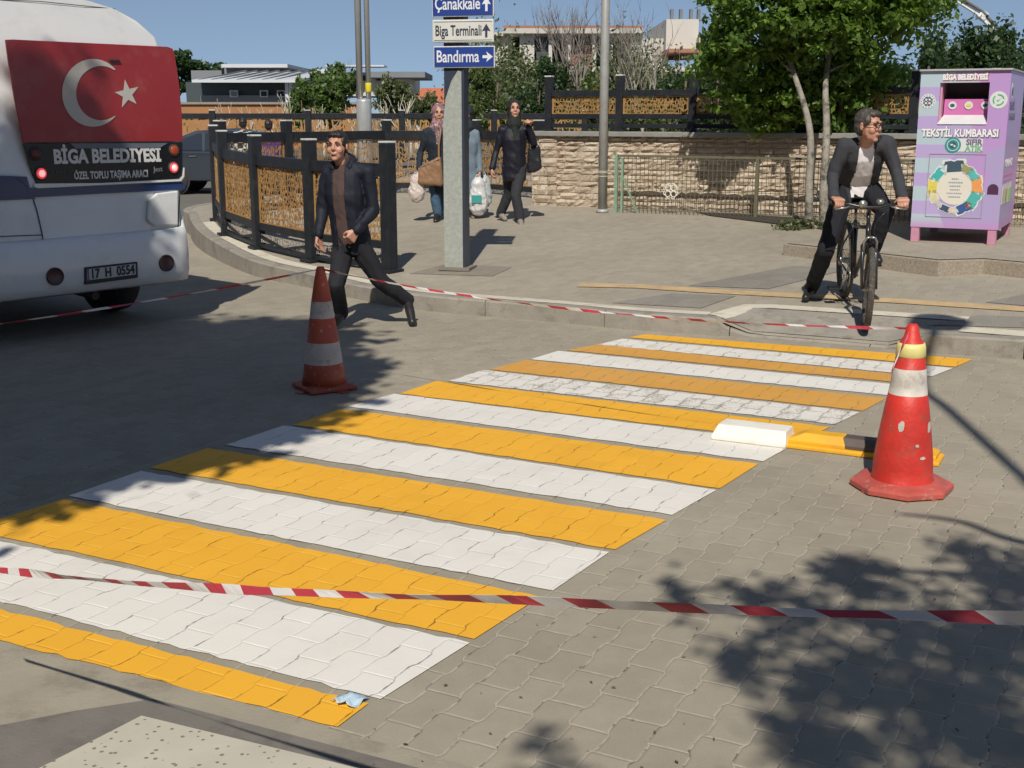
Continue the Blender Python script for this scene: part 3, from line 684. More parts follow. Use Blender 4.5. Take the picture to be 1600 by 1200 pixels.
# roof unit and roof ribs
mb = MB(); mb.loft([[V((sx_ * (.62 - i_), y_, z_)) for sx_, y_ in ((-1, .62 + i_), (1, .62 + i_), (1, 2.6 - i_), (-1, 2.6 - i_))] for i_, z_ in ((0, 2.68), (0, 2.86), (.06, 2.95), (.12, 2.97))]); mb.build('roof_unit', wp_, bus, bevel=.03)
sline([(-60, -2), (60, 2), (180, 14)], .006, .25)
# ------------------------------------------------------------------ bridge railings
def lattice(w, h, cell, seed, bar=.008, th=.006):
    """cut-steel crackle pattern: jittered cells, their edges as flat bars. local x along, z up"""
    r = random.Random(seed); mb = MB(); nx = max(2, int(w / cell)); nz = max(2, int(h / (cell * 1.15))); P = {}
    cx_, cz_ = w / nx, h / nz
    for i in range(nx * 2 + 1):
        for j in range(nz + 1):
            off = .28 * cz_ * (1 if (i % 2) ^ (j % 2) else -1)
            x_ = i * cx_ / 2 + r.uniform(-.30, .30) * cx_; z_ = j * cz_ + off + r.uniform(-.42, .42) * cz_
            P[i, j] = V((min(w, max(0, x_)), 0, min(h, max(0, z_))))
    for i in range(nx * 2):
        for j in range(nz + 1): mb.bar(P[i, j], P[i + 1, j], bar * r.uniform(.7, 1.5), th, up=V((0, 1, 0)))
    for i in range(nx * 2 + 1):
        for j in range(nz):
            if (i + j) % 2 == 0: mb.bar(P[i, j], P[i, j + 1], bar * r.uniform(.7, 1.5), th, up=V((0, 1, 0)))
    return mb
def railing(name, pts, label, cat, group, post_h=1.3, post_w=.13, rails=((1.05, .11), (.20, .10), (.05, .05)), pan_z=(.27, 1.0), cell=.06, bar=.008, zf=None, dz=0., truss=False, seed=0, ends=(1, 1), last=True):
    L = V(pts[0]); L = V((L.x, L.y, 0)); root = empty(name, L, 0, label, cat, group)
    for i, p in enumerate(pts):
        if i == 0 and not ends[0] or i == len(pts) - 1 and not ends[1]: continue
        z0 = (zf(p.x, p.y) if zf else 0) + dz; b = V((p.x, p.y, z0)) - L; q = pts[min(i + 1, len(pts) - 1)] - pts[max(0, i - 1)]; a = math.atan2(q.y, q.x)
        mb = MB().box(b + V((0, 0, post_h / 2 - .01)), (post_w, post_w, post_h + .02), a); po = mb.build('post', blk, root, bevel=.005)
        MB().box(b + V((0, 0, post_h + .012)), (post_w * 1.05, post_w * 1.05, .02), a).build('post_cap', capm, po, bevel=.004)
        MB().box(b + V((0, 0, .02)), (post_w * 1.7, post_w * 1.7, .03), a).build('foot_plate', blk, po)
    for k, (a, b) in enumerate(zip(pts, pts[1:])):
        za = (zf(a.x, a.y) if zf else 0) + dz; zb = (zf(b.x, b.y) if zf else 0) + dz
        a3 = V((a.x, a.y, za)) - L; b3 = V((b.x, b.y, zb)) - L; d = b3 - a3; ln = d.length; dn = d.normalized(); e = dn * post_w * .5
        for zr, hr in rails:
            mb = MB().bar(a3 + e + V((0, 0, zr + hr / 2)), b3 - e + V((0, 0, zr + hr / 2)), .07, hr); mb.build('rail', blk, root, bevel=.004)
        w_ = ln - post_w - .02; h_ = pan_z[1] - pan_z[0]
        mb = lattice(w_, h_, cell, seed + k, bar); mb.bar((0, 0, 0), (0, 0, h_), .03, .012, up=V((0, 1, 0))).bar((w_, 0, 0), (w_, 0, h_), .03, .012, up=V((0, 1, 0))).bar((0, 0, 0), (w_, 0, 0), .012, .03, up=V((0, 1, 0))).bar((0, 0, h_), (w_, 0, h_), .012, .03, up=V((0, 1, 0)))
        y_ = V((0, 0, 1)).cross(dn).normalized(); z_ = dn.cross(y_); M = Matrix.Translation(a3 + dn * (post_w * .5 + .01) + V((0, 0, pan_z[0]))) @ Matrix((dn, y_, V((0, 0, 1)))).transposed().to_4x4()
        mb.build('lattice_panel', corten, root, M=M, fix=False)
        if truss:
            mid = (a3 + b3) / 2; mb = MB().bar(a3 + V((0, 0, .18)), mid + V((0, 0, .07)), .03).bar(mid + V((0, 0, .07)), b3 + V((0, 0, .18)), .03); mb.build('brace', blk, root)
            mb = lattice(w_, .10, .035, seed + 50 + k, .005); M2 = M.copy(); M2.translation = a3 + dn * (post_w * .5 + .01) + V((0, 0, .09)); mb.build('lower_lattice', mat('pale_grey_lattice', (.42, .38, .32), .6), root, M=M2, fix=False)
    return root
f1 = [gp(609, 425), gp(489, 409), gp(405, 389), gp(354, 368), gp(340, 345)]
railing('bridge_railing', f1, 'curved black railing with orange lattice panels following the street corner kerb', 'railing', 'bridge railings', 1.33, .125, ((1.0, .12), (.24, .08), (.03, .04)), (.33, .99), .056, .0095, zf=hpave, truss=True, seed=3)
f2 = [V((f1[-1].x, f1[-1].y, 0)) + V((.02, .35, 0)), V((-3.45, 19.0, 0)), V((-2.1, 20.8, 0)), V((-.6, 20.6, 0)), V((.42, 19.3, 0))]
railing('bridge_railing', f2, 'straight black railing with orange lattice behind the three walking women', 'railing', 'bridge railings', 1.3, .13, ((1.0, .14), (.2, .08), (.03, .05)), (.29, .99), .09, .011, zf=lambda x, y: .39, seed=20)
f3 = [V((x_, 33 + (x_ + 10) * .12, 0)) for x_ in (-12.5, -10.4, -8.0, -5.5, -3.0, -.5, 2.0)]
railing('bridge_railing', f3, 'far brown lattice railing across the second road, with two people in front of it', 'railing', 'bridge railings', 1.35, .16, ((1.14, .14), (.5, .12), (.03, .06)), (.63, 1.13), .16, .03, zf=lambda x, y: .55, seed=40)
# ------------------------------------------------------------------ stone wall with railing
wa = gp(829, 321); wb = gp(1200, 334); wd_ = (wb - wa); wd_.z = 0; wd_.normalize(); wn = V((wd_.y, -wd_.x, 0))   # wn faces the camera
def on_plane(px, py):
    d = ray(px, py); n = wn; t = (V((wa.x, wa.y, 0)) - V((0, 0, CAM_H))).dot(n) / d.dot(n); p = V((0, 0, CAM_H)) + d * t; return (p - V((wa.x, wa.y, 0))).dot(wd_), p.z
WL = 10.5; ztop = on_plane(840, 212)[1]; ztop2 = on_plane(1190, 216)[1]; zt = (ztop + ztop2) / 2
wall = empty('stone_wall', (wa.x, wa.y, 0), 0, 'low wall of split beige stone with a grey coping, behind the green mesh fence', 'wall')
WM = Matrix((wd_, -wn, V((0, 0, 1)))).transposed().to_4x4()
stn = NT('split_beige_stone'); g_ = stn.n('ShaderNodeNewGeometry'); nn_ = stn.noise(14, 6, .7, stn.pos())
cst = stn.mix(stn.math('MULTIPLY_ADD', g_.outputs['Random Per Island'], .65, stn.math('MULTIPLY', nn_, .35)), (.42, .33, .24), (.76, .65, .51)); cst = stn.mix(stn.ramp(stn.noise(1.1, 3, .5, stn.pos()), .45, .7, 0, .5), cst, (.58, .42, .31))
stn.l(cst, stn.b.inputs['Base Color']); stn.b.inputs['Roughness'].default_value = .9; stn.bump(stn.noise(26, 6, .75, stn.pos()), .03); stone_m = stn.m
MB().box((WL / 2 + .05, .22, zt / 2), (WL - .02, .3, zt - .02)).build('core', mat('mortar', (.40, .33, .25), .9, bump=.003), wall, M=WM)
def stones(mb, x0, x1, z0, z1, yf, rnd, rowh=.088, side=False):
    z = z0
    while z < z1 - .03:
        h = min(rowh * rnd.uniform(.8, 1.25), z1 - z); x = x0 + rnd.uniform(-.2, 0)
        while x < x1:
            l = rnd.uniform(.10, .34); a = max(x, x0); b = min(x + l, x1)
            if b - a > .03:
                dep = rnd.uniform(.02, .042); c = V(((a + b) / 2, yf - dep / 2, z + h / 2)); n0 = len(mb.v)
                k = 3; pts = []
                for u_ in range(k + 1):
                    for v_ in range(3):
                        e = (u_ in (0, k)) or (v_ in (0, 2))
                        pts.append(V((a + .006 + (b - a - .012) * u_ / k, yf - (dep * (.35 if e else 1) + rnd.uniform(-.016, .016)), z + .006 + (h - .012) * v_ / 2 + (0 if e else rnd.uniform(-.01, .01)))))
                mb.add(pts, [(u_ * 3 + v_, (u_ + 1) * 3 + v_, (u_ + 1) * 3 + v_ + 1, u_ * 3 + v_ + 1) for u_ in range(k) for v_ in range(2)])
                nb2 = len(mb.v); bnd = [0, 3, 6, 9, 10, 11, 8, 5, 2, 1]
                mb.v += [(mb.v[n0 + q][0], yf + .02, mb.v[n0 + q][2]) for q in bnd]
                for q in range(10): mb.f.append((n0 + bnd[q], n0 + bnd[(q + 1) % 10], nb2 + (q + 1) % 10, nb2 + q)); mb.m.append(0)
            x += l
        z += h
mb = MB(); stones(mb, .0, WL, .12, zt - .0, .07, random.Random(4)); mb.build('stone_facing', stone_m, wall, M=WM)
mb = MB(); stones(mb, .0, .42, .12, zt, .045, random.Random(8), .13); mb.build('end_pillar_facing', stone_m, wall, M=WM)
MB().box((WL / 2, .2, zt + .035), (WL + .1, .46, .07)).build('coping', mat('grey_coping', (.27, .265, .24), .85, .12, 4, bump=.003, dirt=(.16, .15, .13)), wall, bevel=.008, M=WM)
# railing above the coping
wpts = []
for px_ in (846, 957, 1072, 1183, 1296, 1420, 1545):
    q = V((wa.x, wa.y, 0)) + wd_ * (on_plane(px_, 208)[0]) - wn * .25; wpts.append(V((q.x, q.y, 0)))
railing('bridge_railing', wpts, 'black railing with brown lattice standing on the stone wall coping', 'railing', 'bridge railings', .78, .105, ((.50, .085), (.18, .07), (.05, .06)), (.25, .49), .05, .010, zf=lambda x, y: zt + .07, seed=60)
# pale stones / planters glimpsed behind
# green mesh fence in front of the wall
gm = mat('faded_green_steel', (.20, .34, .25), .55, .2, 10, dirt=(.30, .22, .14), dirt_amt=.55); gm2 = mat('olive_wire', (.13, .12, .075), .6, .2, 20)
fa = gp(962, 332); gf = empty('mesh_fence', fa, 0, 'low faded green wire mesh fence in front of the stone wall', 'fence')
fh = .80; fl = 6.4; FM = Matrix.Rotation(math.atan2(wd_.y, wd_.x), 4, 'Z')
for k, x_ in enumerate((0, 2.03, 4.06, 6.1)): MB().box((x_, 0, fh / 2), (.045, .045, fh + .02)).build('post', gm if k == 0 else gm2, gf, M=FM)
MB().bar((0, 0, fh - .01), (fl, 0, fh - .01), .035, .03).build('top_rail', gm2, gf, M=FM)
MB().bar((.09, 0, .0), (.09, 0, fh - .04), .03).bar((.1, 0, fh - .3), (.33, 0, 0), .02).build('gate_strut', gm, gf, M=FM)
mb = MB()
for i in range(int(fl / .062)): mb.bar((.05 + i * .062, 0, .02), (.05 + i * .062, 0, fh - .02),   .007, .007)
for j in range(6): mb.bar((.02, .007, .05 + j * .14), (fl, .007, .05 + j * .14), .008, .008)
mb.build('wire_mesh', gm2, gf, M=FM)
# white knot emblem on the mesh, second emblem at the tree
em_w = mat('emblem_white', (.74, .70, .60), .5); em_g = mat('emblem_grey', (.28, .30, .30), .5)
def ring_tube(c, r_, rad, xd, n=20, a0=0, a1=2 * math.pi, sq=1):
    return [V(c) + V(xd) * (r_ * math.cos(a0 + (a1 - a0) * k / n)) + V((0, 0, 1)) * (r_ * sq * math.sin(a0 + (a1 - a0) * k / n)) for k in range(n + 1)]
def knot(c, s, xd, m, par, rad=.007, M=None):
    mb = MB()
    for sx_ in (-1, 1):
        for sz in (-1, 1):
            mb.tube(ring_tube(V(c) + V(xd) * sx_ * s * .36 + V((0, 0, sz * s * .36)), s * .34, rad, xd), rad, 6)
    for k in range(8):
        a = k * math.pi / 4 + .39; mb.tube(ring_tube(V(c) + V(xd) * s * .72 * math.cos(a) + V((0, 0, s * .72 * math.sin(a))), s * .24, rad, xd, 12, a - 1.5, a + 1.5), rad, 5)
    return mb.build('emblem', m, par, True, M=M)
knot((on_plane(1047, 295)[0] - on_plane(962, 320)[0], -.035, (gp(1047, 300).z * 0 + on_plane(1047, 295)[1] - fa.z)), .115, (1, 0, 0), em_w, gf, .0075, FM)
knot((on_plane(1262, 300)[0] - on_plane(962, 320)[0], -.06, on_plane(1262, 300)[1] - fa.z), .1, (1, 0, 0), em_g, gf, .008, FM)
# ------------------------------------------------------------------ poles
p = gp(941, 332); r = empty('lamp_post', p, 0, 'round grey lamp post where the green mesh fence begins, before the stone wall', 'lamp post', 'lamp posts')
MB().lathe([(.064, 0), (.062, 2), (.052, 6.5)], 20).build('pole', grey_pole, r, True); MB().lathe([(.09, 0), (.09, .03), (.066, .05)], 20).build('collar', grey_pole, r, True)
MB().tube([V((0, 0, 6.4)), V((0, -.3, 6.75)), V((0, -1.2, 6.9))], .03, 8).build('arm', grey_pole, r, True); MB().box((0, -1.4, 6.9), (.24, .6, .09)).build('lamp_head', grey_pole, r, bevel=.03)
mb = MB()
for z_ in (.55, .57, .50): mb.lathe([(.068, z_), (.072, z_ + .006), (.068, z_ + .012)], 14)
mb.build('wire_tie', mat('tie_wire', (.5, .45, .35), .5), r)
p = V((-2.66, 22.4, .4)); r = empty('lamp_post', p, 0, 'tall twin pole lamp post with a yellow band behind the bridge railings', 'lamp post', 'lamp posts')
silver = mat('silver_pole', (.50, .51, .50), .35, .08, 8, metal=.4)
MB().lathe([(.135, 0), (.135, 1.62), (.125, 1.66)], 20).build('base_sleeve', silver, r, True)
MB().tube([V((-.065, 0, 1.5)), V((-.065, 0, 8.5))], .058, 14).build('pole', silver, r, True); MB().tube([V((.09, 0, 1.5)), V((.09, 0, 8.3))], .048, 14).build('pole', silver, r, True)
MB().lathe([(.052, 1.78), (.056, 1.8), (.056, 1.92), (.052, 1.94)], 16, (.09, 0, 0)).build('yellow_band', mat('yellow_band', (.7, .6, .03), .5), r, True)
MB().box((0, -.6, 8.5), (.28, 1.0, .1)).build('lamp_head', silver, r, bevel=.03)
# ------------------------------------------------------------------ direction sign
p = gp(715, 421); sg = empty('direction_sign', p, 0, 'galvanised steel post carrying three direction boards on the pavement', 'direction sign')
signb = mat('sign_blue', (.022, .055, .26), .35, .04, 4, coat=.3); signw = mat('sign_white', (.62, .62, .58), .4, .06, 6); postd = mat('blue_grey_post', (.03, .04, .065), .45, .12, 10)
PR = Matrix.Rotation(R(-14), 4, 'Z')
mb = MB(); mb.box((0, -.075, 1.6), (.2, .012, 3.4)).box((0, .075, 1.6), (.2, .012, 3.4)).box((0, 0, 1.6), (.012, .14, 3.4)); mb.box((.105, 0, 1.6), (.012, .17, 3.4)); mb.build('post', postd, sg, M=PR)
mb = MB(); mb.prism([V((-.115, -.090, 0)), V((.085, -.090, 0)), V((.085, -.090, 2.02)), V((.05, -.090, 2.03)), V((-.02, -.090, 1.93)), V((-.085, -.090, 1.75)), V((-.115, -.090, 1.5))], (0, .008, 0)); mb.build('post_cladding', galv, sg, M=PR)
MB().box((0, 0, .02), (.34, .30, .03)).build('base_plate', mat('dusty_base', (.2, .18, .15), .9), sg, M=PR)
ps = (p.y) ; sc_ = (ps - .1) / F_PX
SR = Matrix.Rotation(R(-12), 4, 'Z')
def board(x0, x1, y0, y1, m, s, tm, size, arrow, fitk, name='sign_board'):
    D = p.y - .12; a = at(x0, y1, D) - p; b = at(x1, y0, D) - p; c = (a + b) / 2; wdt = (x1 - x0) / F_PX * D / math.cos(R(12)) * 1.005; h = b.z - a.z
    M = Matrix.Translation(V((c.x, c.y, c.z))) @ SR
    o = MB().box((0, 0, 0), (wdt, .025, h)).build(name, signw if m is signb else signw, sg, bevel=.006, M=M)
    MB().box((0, -.0145, 0), (wdt - .02, .004, h - .02)).build('board_face', m, o, M=M)
    if m is not signb: 
        for zz in (-1, 1): MB().box((0, -.0165, zz * (h / 2 - .022)), (wdt - .035, .003, .005)).build('board_border', postd, o, M=M)
    text(s, size, (-wdt / 2 + .03, -.0185, 0), (1, 0, 0), (0, 0, 1), tm, o, 'lettering', 'LEFT', off=.0022, M=M, fit=wdt * fitk)
    c2_ = V((wdt / 2 - .075, -.0175, 0)); q = h * .30
    if arrow == 'up': P = [(-.012, -1), (.012, -1), (.012, .0), (.045, -.1), (0, 1), (-.045, -.1), (-.012, .0)]; P = [c2_ + V((x_, 0, z_ * q)) for x_, z_ in P]
    else: P = [(-.05, -.014), (0, -.014), (-.012, -.05), (.055, 0), (-.012, .05), (0, .014), (-.05, .014)]; P = [c2_ + V((x_, 0, z_)) for x_, z_ in P]
    MB().prism(P, (0, .002, 0)).build('arrow', tm, o, M=M)
    MB().box((-.0, .04, h * .3), (.22, .05, .03)).build('bracket', galv, o, M=M)
ltw = mat('sign_letter_white', (.70, .72, .74), .4)
board(677, 770, -13, 26, signb, 'Çanakkale', ltw, .165, 'up', .73)
board(677.5, 770, 30.5, 66.5, signw, 'Biga Terminali', postd, .142, 'up', .75)
board(679, 772, 72, 106, signb, 'Bandırma', ltw, .165, 'right', .69)
drape('pavement_dirt', [(640, 428), (700, 412), (800, 418), (770, 432)], mat('sandy_dirt', (.24, .21, .17), .95, .2, 9, bump=.006, bs=40), lift=.004)
# ------------------------------------------------------------------ raised stone platform and the textile bank on it
ZP = .43
plat_px = [(1223, 399), (1262, 404), (1380, 421), (1465, 433), (1535, 428), (1660, 442)]
pl_ = [gp(*q) for q in plat_px]; top = [(p.x, p.y) for p in pl_] + [(pl_[-1].x + 2, pl_[-1].y + .5), (8.5, 15.5), (4.2, 14.9)]
aggm = mat('pebbled_granite', (.33, .28, .22), .85, .35, 60, bump=.004, bs=90, dirt=(.15, .13, .11), dirt_amt=.5, spec=.25)
mb = MB()
mb.prism([V((x_, y_, .05)) for x_, y_ in top], (0, 0, ZP - .05 - .008)); tag(mb.build('stone_platform', aggm, bevel=.01), 'low pebbled stone platform under the purple textile bank', 'platform')
def inset(pts, d):
    out = []; n = len(pts)
    for i in range(n):
        a, b, c = V(pts[i - 1]), V(pts[i]), V(pts[(i + 1) % n]); n1 = V((-(b - a).y, (b - a).x)).normalized(); n2 = V((-(c - b).y, (c - b).x)).normalized(); m_ = (n1 + n2).normalized(); out.append(b + m_ * d / max(.5, m_.dot(n1)))
    return out
pt = inset([V(q) for q in top], .03)
o = MB().add([(q.x, q.y, ZP) for q in pt], [tuple(range(len(pt)))]).build('platform_paving', pave_m); tag(o, kind='structure')
BD = 12.35
pl0, pr0 = at(1420, 376, BD), at(1557, 383, BD + .05)
z_ = ZP; bl = gz(1421, 377, ZP); brr = gz(1552, 383, ZP); bd = (brr - bl); bd.z = 0; BWD = bd.length; bd.normalize(); bn = V((bd.y, -bd.x, 0))
bnk = empty('textile_bank', bl, 0, 'tall purple and pale blue textile donation bank on the stone platform', 'donation bank')
TM = Matrix((bd, -bn, V((0, 0, 1)))).transposed().to_4x4(); TW = Matrix.Translation(bl) @ TM
hgt = (180 - 380) and (at(1500, 111, (bl.y + brr.y) / 2).z - ZP); Wb = BWD + .035; Db = 1.35
t = NT('bank_print'); co = t.n('ShaderNodeTexCoord').outputs['Object']; sp = t.n('ShaderNodeSeparateXYZ'); t.l(co, sp.inputs[0])
m1 = t.n('ShaderNodeTexMagic') if False else None
vr = t.n('ShaderNodeTexVoronoi', i_Scale=2.6, feature='SMOOTH_F1', i_Smoothness=.15); t.l(co, vr.inputs['Vector'])
zz = sp.outputs[2]; xx = sp.outputs[0]
st_ = t.ramp(t.math('SINE', t.math('MULTIPLY_ADD', zz, 21, t.math('MULTIPLY', t.math('FLOOR', t.math('MULTIPLY', xx, 3.2)), 2.1))), .05, .12)
lf = t.ramp(t.math('ADD', xx, t.math('MULTIPLY', t.math('SINE', t.math('MULTIPLY', zz, 3.1)), .16)), .38, .40, 1, 0)
lil = t.mix(t.ramp(t.noise(2.2, 1, .4, co), .46, .50), (.47, .29, .58), (.40, .33, .56)); pb = t.mix(st_, (.44, .54, .60), (.46, .36, .62))
c = t.mix(lf, lil, pb); low = t.ramp(zz, .30, .12); c = t.mix(low, c, (.50, .25, .52)); t.l(c, t.b.inputs['Base Color']); t.b.inputs['Roughness'].default_value = .4; bank_m = t.m
pinkm = mat('bank_pink', (.56, .16, .40), .4, .1, 4); lilm = mat('bank_lilac', (.50, .34, .58), .4, .06, 4); paleb = mat('bank_pale', (.62, .62, .62), .4, .08, 9)
fr = mat('bank_grey_trim', (.34, .32, .36), .4)
zb = .16; ht = hgt
xo0, xo1, zo0, zo1 = .225 * Wb, .775 * Wb, ht * .695, ht * .935      # opening
mb = MB()
mb.box((xo0 / 2, .02, (zb + ht) / 2), (xo0, .04, ht - zb)); mb.box(((xo1 + Wb) / 2, .02, (zb + ht) / 2), (Wb - xo1, .04, ht - zb))
mb.box(((xo0 + xo1) / 2, .02, (zb + zo0) / 2), (xo1 - xo0, .04, zo0 - zb)); mb.box(((xo0 + xo1) / 2, .02, (zo1 + ht) / 2), (xo1 - xo0, .04, ht - zo1))
mb.box((.02, Db / 2 + .02, (zb + ht) / 2), (.04, Db - .04, ht - zb)); mb.box((Wb - .02, Db / 2 + .02, (zb + ht) / 2), (.04, Db - .04, ht - zb)); mb.box((Wb / 2, Db, (zb + ht) / 2), (Wb - .08, .04, ht - zb)); mb.box((Wb / 2, Db / 2, zb + .02), (Wb - .08, Db - .08, .03))
mb.build('cabinet', bank_m, bnk, M=TM)
MB().box((Wb / 2, Db / 2, ht + .012), (Wb + .03, Db + .06, .02)).build('roof', mat('bank_roof', (.42, .40, .42), .5, dirt=(.3, .26, .2)), bnk, bevel=.004, M=TM)
for x_ in (.05, Wb - .06):
    for y_ in (.05, Db - .06): MB().box((x_, y_, zb / 2), (.085, .085, zb - .004)).build('leg', mat('bank_leg_pink', (.55, .25, .36), .5, dirt=(.3, .22, .2)), bnk, M=TM)
bm_ = MB(); bm_.box((xo0 + .012, .22, (zo0 + zo1) / 2), (.02, .36, zo1 - zo0 + .02)).build('chute_side', mat('bank_rose', (.60, .28, .40), .4), bnk, M=TM)
MB().box((xo1 - .012 + .02, .22, (zo0 + zo1) / 2), (.02, .36, zo1 - zo0 + .02)).build('chute_side', pinkm, bnk, M=TM)
MB().box(((xo0 + xo1) / 2, .36, (zo0 + zo1) / 2), (xo1 - xo0, .02, zo1 - zo0 + .1)).box(((xo0 + xo1) / 2, .2, zo1 + .01), (xo1 - xo0, .3, .02)).build('chute_back', mat('bank_dark_inside', (.10, .07, .10), .6), bnk, M=TM)
fl_ = MB(); zc0, zc1 = zo0 + .09, zo0 + .265
fl_.prism([V((xo0 + .035, .13, zc0)), V((xo1 - .02, .13, zc0)), V((xo1 - .02, .15, zc1)), V((xo0 + .035, .15, zc1))], (0, .02, 0)); flp = fl_.build('chute_flap', pinkm, bnk, M=TM)
MB().prism([V((xo0 - .0, -.01, zo0 + .004)), V((xo1 + .0, -.01, zo0 + .004)), V((xo1 - .03, .125, zc0)), V((xo0 + .04, .125, zc0))], (0, .01, .012)).build('chute_ramp', paleb, bnk, M=TM)
def dsc(x_, z_, r_, y_, m, par, nm='sticker', sq=1.0, n=24):
    return MB().prism([V((x_ + r_ * math.cos(2 * math.pi * k / n), y_, z_ + r_ * sq * math.sin(2 * math.pi * k / n))) for k in range(n)], (0, .0025, 0)).build(nm, m, par, M=TM)
stw = mat('sticker_white', (.66, .68, .66), .4, .03); stn_ = mat('sticker_navy', (.06, .09, .16), .4); stg = mat('sticker_green', (.05, .38, .17), .4); sty = mat('sticker_yellow', (.65, .6, .08), .4); teal = mat('sticker_teal', (.03, .28, .27), .4)
for k, m_ in enumerate((stn_, sty, stn_)):
    x_ = xo0 + .12 + k * .165 * (Wb / .9); s_ = dsc(x_, zc1 - .065, .042, .126 + .004, stw, flp); dsc(x_, zc1 - .065, .026, .1265, m_, flp, 'sticker_mark', .7, 7)
def tring(x_, z_, r0, r1, y_, m, par, a0=0, a1=6.283, n=24, nm='sticker_mark'):
    o = [V((x_ + r1 * math.cos(a0 + (a1 - a0) * k / n), y_, z_ + r1 * math.sin(a0 + (a1 - a0) * k / n))) for k in range(n + 1)]; i = [V((x_ + r0 * math.cos(a0 + (a1 - a0) * k / n), y_, z_ + r0 * math.sin(a0 + (a1 - a0) * k / n))) for k in range(n + 1)]
    return MB().add(o + i, [(k, k + 1, n + 2 + k, n + 1 + k) for k in range(n)]).build(nm, m, par, M=TM, fix=False)
s_ = dsc(.885 * Wb, ht * .835, .088, -.003, stw, bnk)
for k in range(3): tring(.885 * Wb, ht * .835, .045, .058, -.0045, stg, s_, k * 2.094 + .2, k * 2.094 + 1.8, 10)
MB().prism([V((.885 * Wb - .022, -.0045, ht * .835)), V((.885 * Wb - .004, -.0045, ht * .835 - .02)), V((.885 * Wb + .026, -.0045, ht * .835 + .022)), V((.885 * Wb - .002, -.0045, ht * .835 - .004))], (0, .001, 0)).build('sticker_mark', stg, s_, M=TM)
s_ = dsc(.10 * Wb, ht * .83, .078, -.003, stw, bnk); knot((.10 * Wb, -.005, ht * .83), .05, (1, 0, 0), stn_, s_, .0035, TM)
for k in range(14):
    a = k * 6.283 / 14; MB().box((.10 * Wb + .066 * math.cos(a), -.004, ht * .83 + .066 * math.sin(a)), (.008, .002, .008)).build('sticker_mark', stn_, s_, M=TM)
def bt(s, size, x_, z_, m, off=.0, sx=1., y_=-.004, par=None, back=None, al='CENTER', fit=None):
    if back: text(s, size, (x_ + .006, y_ + .002, z_ - .006), (1, 0, 0), (0, 0, 1), back, par or bnk, 'lettering_shadow', al, off=off + .004, ext=.0006, M=TM, sx=sx, fit=fit and fit * 1.01)
    return text(s, size, (x_, y_, z_), (1, 0, 0), (0, 0, 1), m, par or bnk, 'lettering', al, off=off, ext=.0006, M=TM, sx=sx, fit=fit)
letw = mat('bank_letter_white', (.80, .80, .80), .4, .02); letd = mat('bank_letter_grey', (.17, .14, .22), .4)
bt('BİGA BELEDİYESİ', .075, .5 * Wb, ht * .965, letw, .0045, back=mat('bank_letter_red', (.42, .12, .16), .4), fit=.50 * Wb)
bt('TEKSTİL KUMBARASI', .108, .485 * Wb, ht * .645, letw, .004, back=letd, fit=.86 * Wb)
MB().box((.60 * Wb, -.002, ht * .577), (.30 * Wb, .003, .135)).build('sticker_panel', stw, bnk, M=TM)
bt('SIFIR', .082, .655 * Wb, ht * .593, letd, .003, .95, -.0055); bt('ATIK', .082, .655 * Wb, ht * .556, mat('bank_letter_green', (.16, .42, .25), .4), .003, .95, -.0055)
s_ = dsc(.42 * Wb, ht * .577, .082, -.004, teal, bnk); tring(.42 * Wb, ht * .577, .055, .062, -.0055, stw, s_); dsc(.42 * Wb, ht * .577, .038, -.0055, stn_, s_, 'sticker_mark', 1, 6); dsc(.42 * Wb - .012, ht * .577 + .004, .018, -.007, stw, s_, 'sticker_mark', .6, 5); dsc(.42 * Wb + .016, ht * .577 - .010, .014, -.007, stw, s_, 'sticker_mark', 1, 4)
# service door with printed wreath of clothes
xd0, xd1, zd0, zd1 = .165 * Wb, .80 * Wb, ht * .155, ht * .525
mb = MB(); 
for a_, b_ in (((xd0, zd0), (xd1, zd0)), ((xd1, zd0), (xd1, zd1)), ((xd1, zd1), (xd0, zd1)), ((xd0, zd1), (xd0, zd0))): mb.bar((a_[0], -.001, a_[1]), (b_[0], -.001, b_[1]), .008, .008, up=V((0, 1, 0)))
mb.build('door_frame', fr, bnk, M=TM)
cxw, czw = .475 * Wb, ht * .325; rw = .20
cream = mat('print_cream', (.70, .66, .57), .45, .04)
dr = dsc(cxw, czw, .175, -.003, cream, bnk, 'printed_disc', 1.0, 40)
wr_cols = [((.05, .09, .13), 95, 1.5), ((.30, .29, .13), 62, .9), ((.10, .45, .42), 38, 1.0), ((.75, .32, .10), 8, 1.3), ((.08, .42, .38), -28, 1.4), ((.80, .36, .20), -48, .6), ((.04, .10, .28), -62, 1.2), ((.62, .55, .45), -92, .7), ((.05, .08, .15), -112, .8), ((.55, .5, .4), -135, .5), ((.68, .60, .35), -160, 1.0), ((.70, .58, .10), 178, 1.2), ((.06, .42, .40), 143, 1.1)]
for i, (c_, ang, sz) in enumerate(wr_cols):
    a = R(ang); x_, z_ = cxw + (rw + .02) * math.cos(a) * 1.02, czw + (rw + .02) * math.sin(a) * 1.05; q = random.Random(i)
    hw, hh = .052 * sz, .042 * sz
    shp = [(-1, -.9), (1, -.9), (.9, .4), (1.3, .3), (1.2, .9), (.4, 1.0), (0, .8), (-.4, 1.0), (-1.2, .9), (-1.3, .3), (-.9, .4)]
    ca, sa = math.cos(a - 1.57), math.sin(a - 1.57)
    for sc2, mm, yy in ((1.28, stw, -.0035), (1.0, mat('print_%d' % i, c_, .45, .15, 30), -.0055)):
        MB().prism([V((x_ + sc2 * (hw * u_ * ca - hh * v_ * sa), yy, z_ + sc2 * (hw * u_ * sa + hh * v_ * ca))) for u_, v_ in shp], (0, .0015, 0)).build('printed_garment', mm, dr, M=TM)
